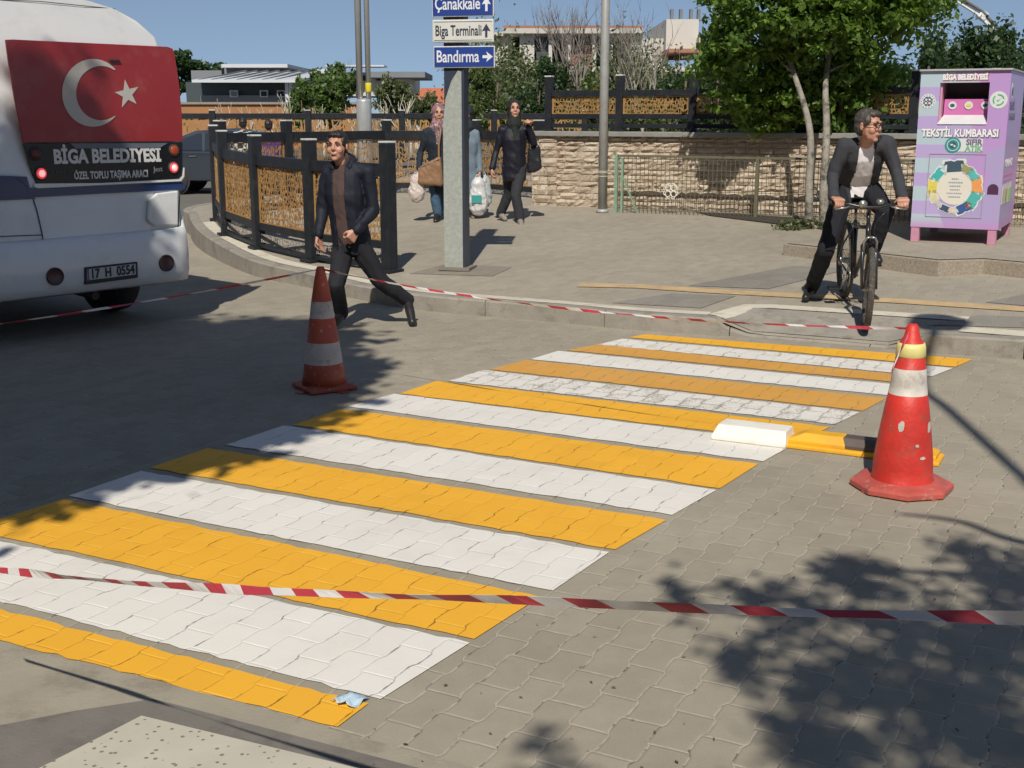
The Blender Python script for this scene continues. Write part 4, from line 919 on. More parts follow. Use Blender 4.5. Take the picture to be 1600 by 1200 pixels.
greyt = mat('print_grey_text', (.30, .34, .42), .5)
for i, wl in enumerate((.07, .13, .10, .09, .15, .11)):
    q = random.Random(i); mb = MB(); x_ = cxw - wl / 2
    while x_ < cxw + wl / 2: l = q.uniform(.008, .018); mb.box((x_ + l / 2, -.0045, czw + .10 - i * .038), (l, .002, .014)); x_ += l + .005
    mb.build('small_print', greyt, dr, M=TM)
# round hand hole
mb = MB(); hx, hz = .905 * Wb, ht * .325; P = [V((hx + .055 * math.cos(R(180 - k * 15)), -.002, hz + .055 * math.sin(R(180 - k * 15)))) for k in range(13)] + [V((hx + .055, -.002, hz - .055)), V((hx - .055, -.002, hz - .055))]
mb.prism(P, (0, .003, 0)).build('hand_hole', mat('dark_maroon', (.07, .02, .06), .6), bnk, M=TM)
# right side prints (side plane x = Wb)
def side(y_, z_): return V((Wb + .003, y_, z_))
MB().box((Wb + .001, .45, ht * .37), (.003, .85, .012)).box((Wb + .001, .45, ht * .40), (.003, .85, .02)).build('side_trim', pinkm, bnk, M=TM)
q = random.Random(3); y_ = .08
MB().box((Wb + .001, .48, ht * .29), (.004, .84, .21)).build('printed_shelf', paleb, bnk, M=TM)
while y_ < .9:
    l = q.uniform(.03, .06); MB().box((Wb + .004, y_ + l / 2, ht * .285 - q.uniform(0, .02)), (.003, l * .8, .15)).build('printed_garment', mat('side_print_%d' % int(y_ * 100), (q.uniform(.1, .6), q.uniform(.15, .6), q.uniform(.1, .4)), .5), bnk, M=TM); y_ += l
for s__, z_, sz in (('TEKSTİL', ht * .80, .12), ('KUMBARASI', ht * .74, .10), ('KUMBARASI', ht * .47, .12)):
    text(s__, sz, side(.10, z_), (0, 1, 0), (0, 0, 1), letw if z_ < ht * .5 else letd, bnk, 'lettering', 'LEFT', off=.002, ext=.0006, M=TM)
tr = MB().prism([side(.19 + .07 * math.cos(k * .35), ht * .885 + .085 * math.sin(k * .35)) for k in range(18)], (-.002, 0, 0)); s_ = tr.build('sticker', stw, bnk, M=TM); knot((Wb + .005, .19, ht * .885), .045, (0, 1, 0), stn_, s_, .0035, TM)
# ------------------------------------------------------------------ bicycle
bf, bk = gp(1352, 515), gp(1325, 474)
hd = (bf - bk); WBL = 1.06; hd = hd.normalized(); bk2 = bf - hd * WBL; bk2.z = bf.z + (hpave(bk2.x, bk2.y) + .006 - bf.z)
hd = (bf - bk2).normalized(); side_v = hd.cross(V((0, 0, 1))).normalized(); upv = side_v.cross(hd)
bike = empty('bicycle', bk2, 0, 'black mountain bike under the man in the grey jacket, front wheel on the kerb ramp', 'bicycle')
KM = Matrix((hd, -side_v, upv)).transposed().to_4x4(); KW = Matrix.Translation(bk2) @ KM     # x forward, y left of rider, z up
frm = mat('bike_black', (.018, .018, .02), .3, .1, 8, coat=.3); alu = mat('bike_alloy', (.40, .40, .38), .35, .1, 20, metal=.8); bike_t = mat('bike_tyre', (.06, .055, .05), .85, .2, 60, dirt=(.2, .17, .13), dirt_amt=.7)
RW = .335
def wheel(x_, st=0.):
    c = V((x_, 0, RW)); S = Matrix.Rotation(st, 3, 'Z')
    n = 40; tw = .027
    mb = MB(); rg = []
    for k in range(n):
        a = 2 * math.pi * k / n; dr_ = V((math.cos(a), 0, math.sin(a))); rg.append([c + S @ (dr_ * (RW - tw + tw * math.cos(b)) + V((0, tw * .95 * math.sin(b), 0))) for b in [q * math.pi / 4 for q in range(8)]])
    rg.append(rg[0]); mb.loft(rg, caps=False); ty = mb.build('wheel', bike_t, bike, True, M=KM)
    mb = MB(); rg = [[c + S @ (V((math.cos(2 * math.pi * k / n), 0, math.sin(2 * math.pi * k / n))) * r_ + V((0, y_, 0))) for r_, y_ in ((.295, .012), (.302, .012), (.302, -.012), (.295, -.012), (.285, 0))] for k in range(n)]; rg.append(rg[0]); mb.loft(rg, caps=False).build('rim', alu, ty, True, M=KM)
    mb = MB()
    for k in range(28):
        a = 2 * math.pi * k / 28; mb.tube([c + S @ V((.02 * math.cos(a + .6), (.03 if k % 2 else -.03), .02 * math.sin(a + .6))), c + S @ V((.288 * math.cos(a), 0, .288 * math.sin(a)))], .0013, 4)
    mb.build('spokes', alu, ty, M=KM)
    mb = MB().tube([c + S @ V((0, -.05, 0)), c + S @ V((0, -.03, 0)), c + S @ V((0, .03, 0)), c + S @ V((0, .05, 0))], [.01, .024, .024, .01], 12); mb.build('hub', alu, ty, True, M=KM)
wheel(0); wheel(WBL, -R(8))
BB = V((.43, 0, .29)); ST = V((.30, 0, .74)); HT = V((.83, 0, .82)); HB = V((.87, 0, .68)); FA = V((WBL, 0, RW)); RA = V((0, 0, RW))
mb = MB(); mb.tube([HT, HB], .02, 10).tube([HT - V((0, 0, .03)), ST - V((0, 0, .05))], .016, 10).tube([HB, BB], .02, 10).tube([ST, BB], .017, 10)
for s_ in (-1, 1): mb.tube([RA + V((0, s_ * .06, 0)), BB + V((-.02, s_ * .03, 0))], .009, 8).tube([RA + V((0, s_ * .06, 0)), V((.12, s_ * .055, .5)), ST + V((0, s_ * .02, -.06))], .008, 8)
mb.build('frame', frm, bike, True, M=KM)
mb = MB()
for s_ in (-1, 1): mb.tube([FA + V((0, s_ * .055, 0)), V((.985, s_ * .055, .52)), V((.93, s_ * .05, .66)), V((.89, s_ * .02, .68))], [.012, .015, .018, .018], 10)
mb.tube([HT, V((.80, 0, .90))], .016, 10).build('fork', frm, bike, True, M=KM)
mb = MB()
for s_ in (-1, 1): mb.tube([V((.955, s_ * .045, .60)), V((.975, s_ * .05, .70)), V((.985, s_ * .030, .735)), V((.985, 0, .74))], .010, 8)
mb.build('brake_arms', alu, bike, True, M=KM)
mb = MB().tube([V((.80, 0, .88)), V((.83, 0, .94)), V((.86, 0, .955))], .016, 10).build('stem', frm, bike, True, M=KM)
HBZ = .965
mb = MB().tube([V((.80, -.30, HBZ + .015)), V((.835, -.16, HBZ + .01)), V((.86, -.06, HBZ - .01)), V((.86, .06, HBZ - .01)), V((.835, .16, HBZ + .01)), V((.80, .30, HBZ + .015))], .013, 10).build('handlebar', frm, bike, True, M=KM)
for s_ in (-1, 1):
    MB().tube([V((.815, s_ * .20, HBZ + .012)), V((.795, s_ * .315, HBZ + .016))], .018, 12).build('grip', rubber, bike, True, M=KM)
    MB().tube([V((.835, s_ * .15, HBZ)), V((.875, s_ * .19, HBZ - .01)), V((.885, s_ * .28, HBZ - .02))], .006, 8).build('brake_lever', alu, bike, True, M=KM)
    pts = [V((.86, s_ * .13, HBZ)), V((.97, s_ * .10, HBZ - .02)), V((.99, s_ * .03, HBZ - .1)), V((.96, s_ * .02, .75))]; MB().tube(catmull(pts), .003, 6).build('brake_cable', frm, bike, True, M=KM)
MB().lathe([(.012, 0), (.030, .01), (.032, .03), (.02, .045)], 16, (.845, .075, HBZ + .01)).build('bell', alu, bike, True, M=KM)
MB().lathe([(.02, 0), (.034, .03), (.034, .04)], 16, (.875, -.07, HBZ + .02), axis=(1, 0, .1)).build('headlight', alu, bike, True, M=KM)
mb = MB().tube([ST, V((.275, 0, .86))], .013, 10); mb.build('seat_post', alu, bike, True, M=KM)
blob('saddle', [cap((.16, -.055, .89), .03, (.16, .055, .89), .03) + cap((.30, -.025, .885), .022, (.41, 0, .88), .018) + cap((.30, .025, .885), .022, (.41, 0, .88), .018)], frm, bike, .01, 2, M=KM)
CRA = R(-62)   # crank angle: rider's left pedal (image right) forward-up
for s_, a in ((1, R(50)), (-1, R(50) + math.pi)):
    e = BB + V((.17 * math.cos(a), s_ * .085, .17 * math.sin(a))); MB().tube([BB + V((0, s_ * .07, 0)), e], [.014, .011], 8).build('crank', alu, bike, True, M=KM)
    MB().box(e + V((0, s_ * .06, 0)), (.085, .09, .022)).build('pedal', frm, bike, bevel=.004, M=KM)
    if s_ == 1: pedL = e + V((0, .06, 0))
    else: pedR = e + V((0, -.06, 0))
mb = MB().lathe([(.055, -.003), (.088, -.003), (.094, 0), (.088, .003), (.055, .003)], 32, BB + V((0, -.05, 0)), axis=(0, 1, 0), closed=False); mb.build('chainring', alu, bike, True, M=KM)
MB().tube([BB + V((0, -.05, .09)), RA + V((0, -.045, .045))], .004, 6).tube([BB + V((0, -.05, -.09)), RA + V((0, -.045, -.045))], .004, 6).build('chain', frm, bike, M=KM)
MB().lathe([(.02, -.012), (.05, -.01), (.03, .012)], 20, RA + V((0, -.045, 0)), axis=(0, 1, 0)).build('cassette', alu, bike, True, M=KM)
# ------------------------------------------------------------------ people
def clo(name, col, rough=.85, var=.15, bump=.0025): return mat(name, col, rough, var, 14, bump=bump, bs=180, spec=.25)
def hand(parts, wr, d, pn, curl=.5, sz=1., flip=1):
    """palm + five separate fingers. d: along the hand, pn: palm normal (towards what it closes on)"""
    d = V(d).normalized(); pn = V(pn); pn = (pn - d * pn.dot(d)).normalized(); s_ = d.cross(pn).normalized() * flip; wr = V(wr)
    q = lambda a, b, c: wr + (d * a + s_ * b + pn * c) * sz
    parts.append([p for c_ in (q(.0, -.018, 0), q(0, .018, 0), q(.085, -.034, 0), q(.085, .034, 0)) for p in ell(c_, (.015 * sz,) * 3)])
    for k, (o_, ln) in enumerate(((-.032, .062), (-.011, .074), (.011, .078), (.033, .068))):
        a = curl * (1 + .12 * k); p0 = q(.085, o_, 0); L1 = ln * .55 * sz; L2 = ln * .5 * sz
        d1 = d * math.cos(a) + pn * math.sin(a); p1 = p0 + d1 * L1; d2 = d * math.cos(2.1 * a) + pn * math.sin(2.1 * a); p2 = p1 + d2 * L2
        parts += [cap(p0, .0095 * sz, p1, .0088 * sz), cap(p1, .0088 * sz, p2, .0075 * sz)]
    t0 = q(.025, .028, .008); t1 = q(.06, .055, .022); t2 = q(.085, .048, .045); parts += [cap(t0, .013 * sz, t1, .0105 * sz), cap(t1, .0105 * sz, t2, .009 * sz)]
def head(parts, c, f, s=1., nose=1.):
    """c: head centre; f: facing. head height about .235*s"""
    f = V(f).normalized(); u = V((0, 0, 1)); u = (u - f * u.dot(f)).normalized(); l = u.cross(f).normalized()
    M = Matrix((l, f, u)).transposed(); q = lambda a, b, z: V(c) + (l * a + f * b + u * z) * s
    for c_, r_ in (((0, -.012, .030), (.077, .096, .090)), ((0, .022, -.022), (.067, .068, .078)), ((0, .034, -.064), (.055, .052, .047)), ((0, .068, -.094), (.026, .019, .019)),
                   ((0, .090, -.022), (.018, .014, .011)), ((0, .085, -.051), (.024, .010, .007)), ((0, .082, -.062), (.022, .010, .008))): parts.append(ell(q(*c_), tuple(x * s for x in r_), M))
    for k in (-1, 1):
        parts.append(ell(q(k * .036, .060, -.028), (.029 * s, .024 * s, .030 * s), M)); parts.append(ell(q(k * .030, .080, .031), (.030 * s, .012 * s, .009 * s), M))
        parts.append(ell(q(k * .079, -.006, -.005), (.008 * s, .018 * s, .030 * s), M))
    parts.append(cap(q(0, .086, .018), .009 * s, q(0, .100 * nose, -.018), .012 * s))
    return q, M
def face(q, M, s, par, brow, Mx, lips=(.34, .15, .11), glasses=None):
    for k in (-1, 1):
        blob('eye', [ell(q(k * .030, .0815, .012), (.0125 * s, .006 * s, .0052 * s), M)], eye_d, par, .0025, 1, M=Mx)
        MB().tube([q(k * .014, .094, .032), q(k * .03, .0935, .038), q(k * .048, .083, .032)], [.002 * s, .0035 * s, .002 * s], 6).build('eyebrow', brow, par, True, M=Mx)
    MB().tube([q(-.024, .084, -.060), q(-.008, .0945, -.059), q(.008, .0945, -.059), q(.024, .084, -.060)], [.001, .003, .003, .001], 6).build('mouth', mat('lips', lips, .5), par, True, M=Mx)
    if glasses:
        g = MB()
        for k in (-1, 1): g.tube([q(k * .032 + .025 * math.cos(a * .6283), .100, .010 + .018 * math.sin(a * .6283)) for a in range(11)], .0034, 6, caps=False).tube([q(k * .057, .098, .014), q(k * .080, .03, .012), q(k * .084, -.01, .008)], .003, 6)
        g.tube([q(-.008, .102, .012), q(.008, .102, .012)], .002, 6).build('glasses', glasses, par, True, M=Mx)
def person(label, base, J, f, fh, mats_, build=1., s=1., group=None, jacket_len=.0, hands=None, hairs=None, opening=None, voxel=.0085, skinm=None, coat=None, scarf=None, glasses=None, beard=None, shoe_dirs=None, seed=1, toes=None, hood=False, torso=None):
    root = empty('person', base, 0, label, 'person', group); sk = skinm or skin
    f = V((f[0], f[1], 0)).normalized(); l = V((0, 0, 1)).cross(f).normalized()      # l: image-left/right handled by joints
    P = {k: V(v) for k, v in J.items()}; b = build
    hp = (P['hL'] + P['hR']) / 2; nk = P['nk']; ch = hp.lerp(nk, .62); ws = hp.lerp(nk, .30); up = hp.lerp(nk, .86)
    T = lambda i=0., sk_=0.: rings([(hp - V((0, 0, .06 + sk_)), .150 * b + i, .105 * b + i), (hp + V((0, 0, .05)), .158 * b + i, .115 * b + i), (ws + f * .01, .140 * b + i, .108 * b + i), (ch + f * .012, .162 * b + i, .118 * b + i), (up, .150 * b + i, .090 * b + i), (nk - V((0, 0, .005)), .062 + i, .056 + i)], l, f)
    arm = lambda i=0., e=1.: [x for a in 'LR' for x in (cap(P['s' + a], .052 * b + i, P['e' + a], .040 * b + i), cap(P['e' + a], .040 * b + i, P['e' + a].lerp(P['w' + a], e), .028 * b + i * 1.1))]
    leg = lambda i=0., e=1.: [x for a in 'LR' for x in (cap(P['h' + a], .082 * b + i, P['k' + a], .052 * b + i), cap(P['k' + a], .052 * b + i, P['k' + a].lerp(P['a' + a], .4), .052 * b + i), cap(P['k' + a].lerp(P['a' + a], .4), .050 * b + i, P['k' + a].lerp(P['a' + a], e), .036 + i * 1.2))]
    body = T() + arm() + leg(); body.append(cap(nk - V((0, 0, .03)), .058, P['hd'] - V((0, 0, .06)), .050)); body += [cap(P['s' + a], .052 * b, up + (P['s' + a] - up) * .2, .07 * b) for a in 'LR']
    for a in 'LR': body.append(cap(P['a' + a], .034, P['t' + a], .026))
    q, M = head(body, P['hd'], fh, s)
    for a in 'LR':
        hw = (hands or {}).get(a)
        if hw: hand(body, P['w' + a], hw[0], hw[1], hw[2] if len(hw) > 2 else .5, .98 * s, hw[3] if len(hw) > 3 else 1)
    bo = blob('body', body, sk, root, voxel * .72, 3)
    face(q, M, s, bo, hairs[1] if hairs and len(hairs) > 1 else hairb, None, glasses=glasses)
    mj, mt, ms = mats_[:3]
    # trousers
    tr_ = rings([(hp - V((0, 0, .07)), .150 * b + .012, .105 * b + .012), (hp + V((0, 0, .09)), .150 * b + .012, .11 * b + .012)], l, f) + leg(.024, .99)
    blob('trousers', tr_, mt, root, voxel, 3, wr=.007, wf=9, seed=seed)
    for a in 'LR':
        d_ = (P['t' + a] - P['a' + a]); dh = d_.normalized(); sh = [cap(P['a' + a] - dh * .0 + V((0, 0, -.012)), .044, P['a' + a].lerp(P['t' + a], .6), .042), cap(P['a' + a].lerp(P['t' + a], .6), .042, P['t' + a] + dh * .02, .034)]
        blob('shoe', sh, ms, root, .009, 2, cut=None)
    if len(mats_) > 3 and mats_[3]:      # shirt under an open jacket
        blob('shirt', T(.008) + [cap(P['s' + a], .056 * b, up + (P['s' + a] - up) * .2, .079 * b) for a in 'LR'] + [cap(nk - V((0, 0, .03)), .068, nk + V((0, 0, .045)), .063)], mats_[3], root, voxel, 3, wr=.005, wf=12, seed=seed + 5)
    skl = jacket_len
    ja = T(.020, skl) + arm(.013, .96) + [cap(P['s' + a], .062 * b, up + (P['s' + a] - up) * .15, .088 * b) for a in 'LR'] + [cap(P['s' + a] + V((0, 0, .012)), .052 * b, nk - V((0, 0, .02)), .060) for a in 'LR']
    ja += [cap(P['e' + a].lerp(P['w' + a], .82), .028 * b + .018, P['e' + a].lerp(P['w' + a], .97), .028 * b + .020) for a in 'LR']
    def oc(co):
        if opening is None: return False
        v = V(co) - hp; z = v.z; a = V((v.x, v.y, 0)).dot(f); sd2 = V((v.x, v.y, 0)).dot(l) - (nk - hp).dot(l) * z / max(.1, (nk - hp).z); H = (nk - hp).z
        fr_ = (nk - hp).dot(f) * z / max(.1, H)
        if a - fr_ < .035 or z > H + .05: return False
        return opening(z / H, sd2)
    blob('jacket', ja, mj, root, voxel, 3, wr=.012, wf=6.5, cut=oc if opening else None, solid=.008 if opening else 0, seed=seed + 9)
    # collar
    if hood: cr_ = [cap(nk + l * .075 * k_ + f * .045 - V((0, 0, .035)), .030, nk + l * .075 * k_ - f * .03 + V((0, 0, .02)), .040) for k_ in (-1, 1)] + [cap(nk + l * .075 - f * .03 + V((0, 0, .02)), .04, nk - f * .085 + V((0, 0, .03)), .055), cap(nk - l * .075 - f * .03 + V((0, 0, .02)), .04, nk - f * .085 + V((0, 0, .03)), .055)]; blob('hood', cr_, mj, root, .01, 3, wr=.01, wf=14)
    elif scarf is None:
        cr_ = [cap(nk + l * .062 * k_ + f * .05 - V((0, 0, .03)), .016, nk + l * .052 * k_ - f * .055 + V((0, 0, .03)), .016) for k_ in (-1, 1)] + [cap(nk + l * .05 - f * .058 + V((0, 0, .025)), .016, nk - l * .05 - f * .058 + V((0, 0, .025)), .016)]
        blob('collar', cr_, mj, root, .008, 2)
    if scarf:
        M3 = M; hs = [ell(q(0, -.028, .026), (.102 * s, .108 * s, .112 * s), M3), ell(q(0, -.03, -.05), (.098 * s, .09 * s, .09 * s), M3), cap(q(0, -.01, -.10), .086, nk + V((0, 0, .0)) + f * .02, .105), cap(nk + l * .05, .07, nk - l * .05, .07), cap(nk + f * .05, .06, ch + f * .10, .045)]
        def sc_cut(co):
            v = V(co) - V(P['hd']); fv = M.transposed() @ v; return fv.y > .055 * s and (fv.x / (.058 * s)) ** 2 + ((fv.z + .012 * s) / (.088 * s)) ** 2 < 1
        blob('headscarf', hs, scarf, root, .009, 3, wr=.008, wf=12, cut=sc_cut, solid=.006)
    elif hairs:
        hm = hairs[0]; hh = [ell(q(0, -.022, .042), (.084 * s, .096 * s, .088 * s), M), ell(q(0, -.042, -.008), (.080 * s, .064 * s, .072 * s), M), ell(q(0, .038, .088), (.064 * s, .048 * s, .030 * s), M), ell(q(.06, .01, .04), (.022 * s, .045 * s, .045 * s), M), ell(q(-.06, .01, .04), (.022 * s, .045 * s, .045 * s), M)]
        blob('hair', hh, hm, root, .007, 2, wr=.006, wf=40, seed=seed)
    if beard: blob('beard', [ell(q(0, .052, -.085), (.047 * s, .040 * s, .038 * s), M), ell(q(0, .086, -.044), (.026 * s, .009 * s, .006 * s), M)], beard, root, .006, 1, cut=lambda co: (M.transposed() @ (V(co) - V(P['hd']))).z > -.040 * s and False)
    return root, P, q, M
# --- walking man
mb0 = V(((560 - 800) / F_PX * 10.3, 10.3, 0)); S_ = 1 / 184.
def mj(px, py, dy=0.): return V(((px - 560) * S_, dy, (512 - py) * S_))
navyj = clo('navy_jacket', (.012, .015, .025), .6); brs = clo('brown_sweater', (.085, .055, .05)); darkt = clo('charcoal_trousers', (.022, .022, .027)); blsh = mat('black_shoe', (.02, .018, .018), .4, .2, 20)
J = dict(hd=mj(534, 231, -.07), nk=mj(541, 256, -.02), sL=mj(515, 271, .05), sR=mj(580, 269, -.08), eL=mj(505, 328, .05), eR=mj(587, 326, -.08), wL=mj(501, 366, -.06), wR=mj(563, 356, -.20),
         hL=mj(538, 378, .03), hR=mj(561, 378, -.04), kL=mj(527, 442, -.12), kR=mj(592, 438, .03), aL=mj(530, 490, .02), aR=mj(632, 474, .20), tL=mj(519, 506, -.16), tR=mj(641, 502, .04))
man, P, q, M = person('man walking past the bridge railing in a dark jacket over a brown top', mb0, J, (-.35, -1), (-.22, -1, .02), (navyj, darkt, blsh, brs), .98, 1.05,
    hands={'L': ((0, -.1, -1), (.7, -.5, 0), .5, 1), 'R': ((-.55, -.3, -.75), (-.6, .5, -.1), .7, -1)}, hairs=(hairb, hairb), opening=lambda z, s_: -.5 < z < 1.0 and -.065 - .0 < s_ < .045, hood=True, jacket_len=.04, seed=2)
# short stubble darkens the jaw slightly
# --- cyclist
cy = gp(1345, 478); cyb = V((cy.x, cy.y, 0))
def w2(v): return V(v) - cyb
gripL = KW @ V((.805, .27, HBZ + .015)); gripR = KW @ V((.805, -.27, HBZ + .015))      # rider's left is image right
def cj(px, py, D): return w2(at(px, py, D))
sad = KW @ V((.24, 0, .93)); pdl = KW @ pedL; ft = gp(1263, 470)
greyj = clo('grey_blazer', (.046, .048, .056), .85, .12); wsh = clo('white_shirt', (.80, .77, .80), .8, .04, .001); blt = clo('black_trousers', (.016, .017, .022))
hipc = sad + V((0, 0, .06)); 
J = dict(hd=cj(1357, 197, 10.0), nk=cj(1351, 223, 10.12), sL=cj(1319, 228, 10.12), sR=cj(1386, 224, 10.08), eL=cj(1301, 275, 10.15), eR=cj(1401, 268, 10.05), wL=w2(gripR + V((0, .045, .045))), wR=w2(gripL + V((0, .045, .045))),
         hL=w2(hipc + V((-.10, 0, 0))), hR=w2(hipc + V((.10, 0, 0))), kL=cj(1290, 392, 10.2), kR=w2(pdl + V((.05, -.02, .44))), aL=w2(ft + V((.05, .12, .10))), aR=w2(pdl + V((0, .09, .10))), tL=w2(ft + V((-.04, -.07, .045))), tR=w2(pdl + V((.0, -.07, .045))))
hg = V((gripL - gripR)).normalized()
cyc, P, q, M = person('man in a grey blazer and white shirt astride the bicycle', cyb, J, (.03, -1), (.66, -.75, -.05), (greyj, blt, blsh, wsh), 1.02, 1.10,
    hands={'L': ((.25, -1, -.25), (0, -.2, -1), .85, 1), 'R': ((-.25, -1, -.25), (0, -.2, -1), .85, -1)}, hairs=(hairg, hairg), opening=lambda z, s_: -.25 < z < 1.04 and abs(s_ + .004) < (.082 - .026 * max(0, min(1, z))), glasses=mat('glasses_frame', (.02, .015, .015), .3), jacket_len=.09, seed=7)
# --- three women, right to left
def woman(px, py, label, fn, **k): pass
wdk = clo('black_jacket', (.014, .014, .022), .38, .2, .004); dj = clo('dark_grey_jeans', (.035, .036, .042)); sn = mat('grey_sneaker', (.25, .22, .19), .7, .2, 20)
b3 = gp(798, 347); k3 = 1 / 119.
def wj(px, py, dy=0.): return V(((px - 798) * k3, dy, (347 - py) * k3))
J = dict(hd=wj(804, 169, 0), nk=wj(803, 193, .02), sL=wj(784, 202, .02), sR=wj(826, 202, 0), eL=wj(775, 235, .03), eR=wj(834, 222, -.10), wL=wj(768, 262, -.05), wR=wj(826, 196, -.14), hL=wj(795, 258), hR=wj(813, 258),
         kL=wj(795, 302, .12), kR=wj(806, 303, -.12), aL=wj(781, 336, .22), aR=wj(813, 342, -.12), tL=wj(788, 342, .10), tR=wj(815, 349, -.28))
w3, P, q, M = person('woman in a shiny black jacket and dark headscarf, nearest the stone wall', b3, J, (.1, -1), (.15, -1, 0), (wdk, dj, sn), .95, 1.0,
    hands={'L': ((0, -.2, -1), (1, 0, 0), .5, 1), 'R': ((.1, -.4, .6), (-.4, -.8, 0), .9, -1)}, hairs=None, scarf=clo('dark_scarf', (.022, .026, .024)), jacket_len=.14, voxel=.011, seed=12, skinm=skin)
bagm = mat('black_leather', (.016, .017, .022), .35, .2, 12)
bg3 = empty('shoulder_bag', b3 + V((.28, -.04, .70)), 0, 'black shoulder bag hanging from the shoulder of the woman near the stone wall', 'bag')
blob('bag_body', [cap((-.02, 0, .0), .05, (.09, 0, .03), .05) + cap((-.02, 0, .27), .035, (.08, 0, .30), .035)], bagm, bg3, .012, 3, wr=.01, wf=9)
MB().tube(catmull([V((-.03, 0, .30)), V((-.05, .01, .45)), V((-.04, .02, .55)), V((.03, -.02, .48)), V((.08, 0, .30))]), .010, 6).build('strap', bagm, bg3, True)
# middle woman, half hidden by the sign post
b2 = gp(739, 341); b2 = gz(739, 341, b2.z)
def w2j(px, py, dy=0.): return V(((px - 739) * k3, dy, (341 - py) * k3))
den = clo('pale_denim', (.16, .21, .26)); den2 = clo('denim_skirt_jeans', (.10, .14, .19))
J = dict(hd=w2j(728, 172, .03), nk=w2j(729, 193), sL=w2j(712, 202), sR=w2j(744, 203), eL=w2j(707, 232, .03), eR=w2j(750, 235, .02), wL=w2j(706, 262, -.06), wR=w2j(751, 264, -.04), hL=w2j(722, 256), hR=w2j(738, 256),
         kL=w2j(722, 300, -.04), kR=w2j(736, 300, .06), aL=w2j(721, 331), aR=w2j(738, 332, .12), tL=w2j(721, 340, -.15), tR=w2j(740, 338, -.02))
wm2, P, q, M = person('woman in a pale denim jacket half hidden behind the direction sign post', b2, J, (0, -1), (-.1, -1, 0), (den, den2, sn), .88, 1.0,
    hands={'L': ((0, 0, -1), (1, 0, 0), .8, 1), 'R': ((0, 0, -1), (-1, 0, 0), .8, -1)}, hairs=None, scarf=clo('dark_green_scarf', (.03, .04, .045)), jacket_len=.32, voxel=.011, seed=15)
plasb = mat('thin_white_plastic', (.60, .60, .60), .4, .08, 14, bump=.01, bs=18); tealp = mat('teal_print', (.05, .32, .30), .5)
def bag(name, loc, w_, h_, d_, m, label, group=None, wr=.011, mark=None):
    r = empty(name, loc, 0, label, 'bag', group)
    blob('bag_body', [ell((0, 0, -h_ * .62), (w_ * .52, d_ * .55, h_ * .36)) + ell((0, 0, -h_ * .2), (w_ * .38, d_ * .35, h_ * .16)), cap((0, 0, -h_ * .08), w_ * .12, (0, 0, -h_ * .2), w_ * .34)], m, r, .011, 2, wr=wr, wf=13)
    MB().tube(catmull([V((-w_ * .14, 0, -h_ * .12)), V((-.02, 0, .0)), V((.02, 0, .0)), V((w_ * .14, 0, -h_ * .12))]), .006, 6).build('handles', m, r, True)
    if mark: MB().box((-.02, -d_ * .57, -h_ * .55), (w_ * .5, .01, h_ * .18), rot=Matrix.Rotation(.1, 3, 'X')).build('printed_mark', mark, r)
    return r
bag('plastic_bag', b2 + w2j(748, 270, -.08), .28, .58, .2, plasb, 'large white plastic bag with a teal print carried right of the sign post', 'shopping bags carried by the women', mark=tealp)
bag('plastic_bag', b2 + w2j(757, 268, .10), .24, .50, .18, mat('milky_plastic', (.42, .46, .47), .4, .08, 14, bump=.01, bs=18), 'greyish plastic bag behind the white bag with the teal print', 'shopping bags carried by the women')
# left woman with floral scarf and brown bag
b1 = gp(682, 345)
def w1j(px, py, dy=0.): return V(((px - 682) * k3, dy, (345 - py) * k3))
t = NT('floral_scarf'); vo = t.n('ShaderNodeTexVoronoi', i_Scale=34.); t.l(t.obj(), vo.inputs['Vector']); c = t.mix(t.ramp(vo.outputs['Distance'], .25, .5), (.50, .12, .16), (.14, .11, .13)); c = t.mix(t.ramp(t.noise(30, 2, .5, t.obj()), .55, .65), c, (.45, .42, .38)); t.l(c, t.b.inputs['Base Color']); t.b.inputs['Roughness'].default_value = .8; flor = t.m
coatm = clo('dark_navy_coat', (.020, .028, .038), .8); jn = clo('blue_jeans', (.065, .12, .19))
J = dict(hd=w1j(688, 172, .0), nk=w1j(686, 194), sL=w1j(668, 203), sR=w1j(707, 203), eL=w1j(657, 235, .03), eR=w1j(714, 235, .02), wL=w1j(656, 259, -.12), wR=w1j(704, 262, -.10), hL=w1j(680, 258), hR=w1j(698, 258),
         kL=w1j(681, 302, -.05), kR=w1j(695, 300, .08), aL=w1j(684, 334, .0), aR=w1j(696, 332, .16), tL=w1j(682, 343, -.16), tR=w1j(699, 340, .02))
w1_, P, q, M = person('woman in a dark coat with a pink floral headscarf, left of the direction sign post', b1, J, (0, -1), (.12, -1, -.05), (coatm, jn, blsh), .95, 1.0,
    hands={'L': ((.15, -.5, -.8), (1, 0, 0), .8, 1), 'R': ((0, 0, -1), (-1, 0, 0), .6, -1)}, hairs=None, scarf=flor, jacket_len=.30, voxel=.011, seed=21)
tan = mat('tan_leather', (.24, .13, .065), .5, .2, 12)
br1 = empty('handbag', b1 + w1j(677, 268, -.22), 0, 'tan leather bag slung across the dark coat of the left woman', 'bag')
blob('bag_body', [cap((-.15, 0, -.10), .05, (.12, 0, -.12), .045) + cap((-.14, 0, .08), .03, (.10, 0, .20), .035)], tan, br1, .012, 3, wr=.008, wf=9)
MB().tube(catmull([V((.10, 0, .2)), V((.10, .03, .4)), V((.12, .08, .60)), V((.0, .2, .68))]), .016, 6).tube([V((-.14, -.02, .09)), V((.1, -.03, .20))], .008, 6).build('strap', tan, br1, True)
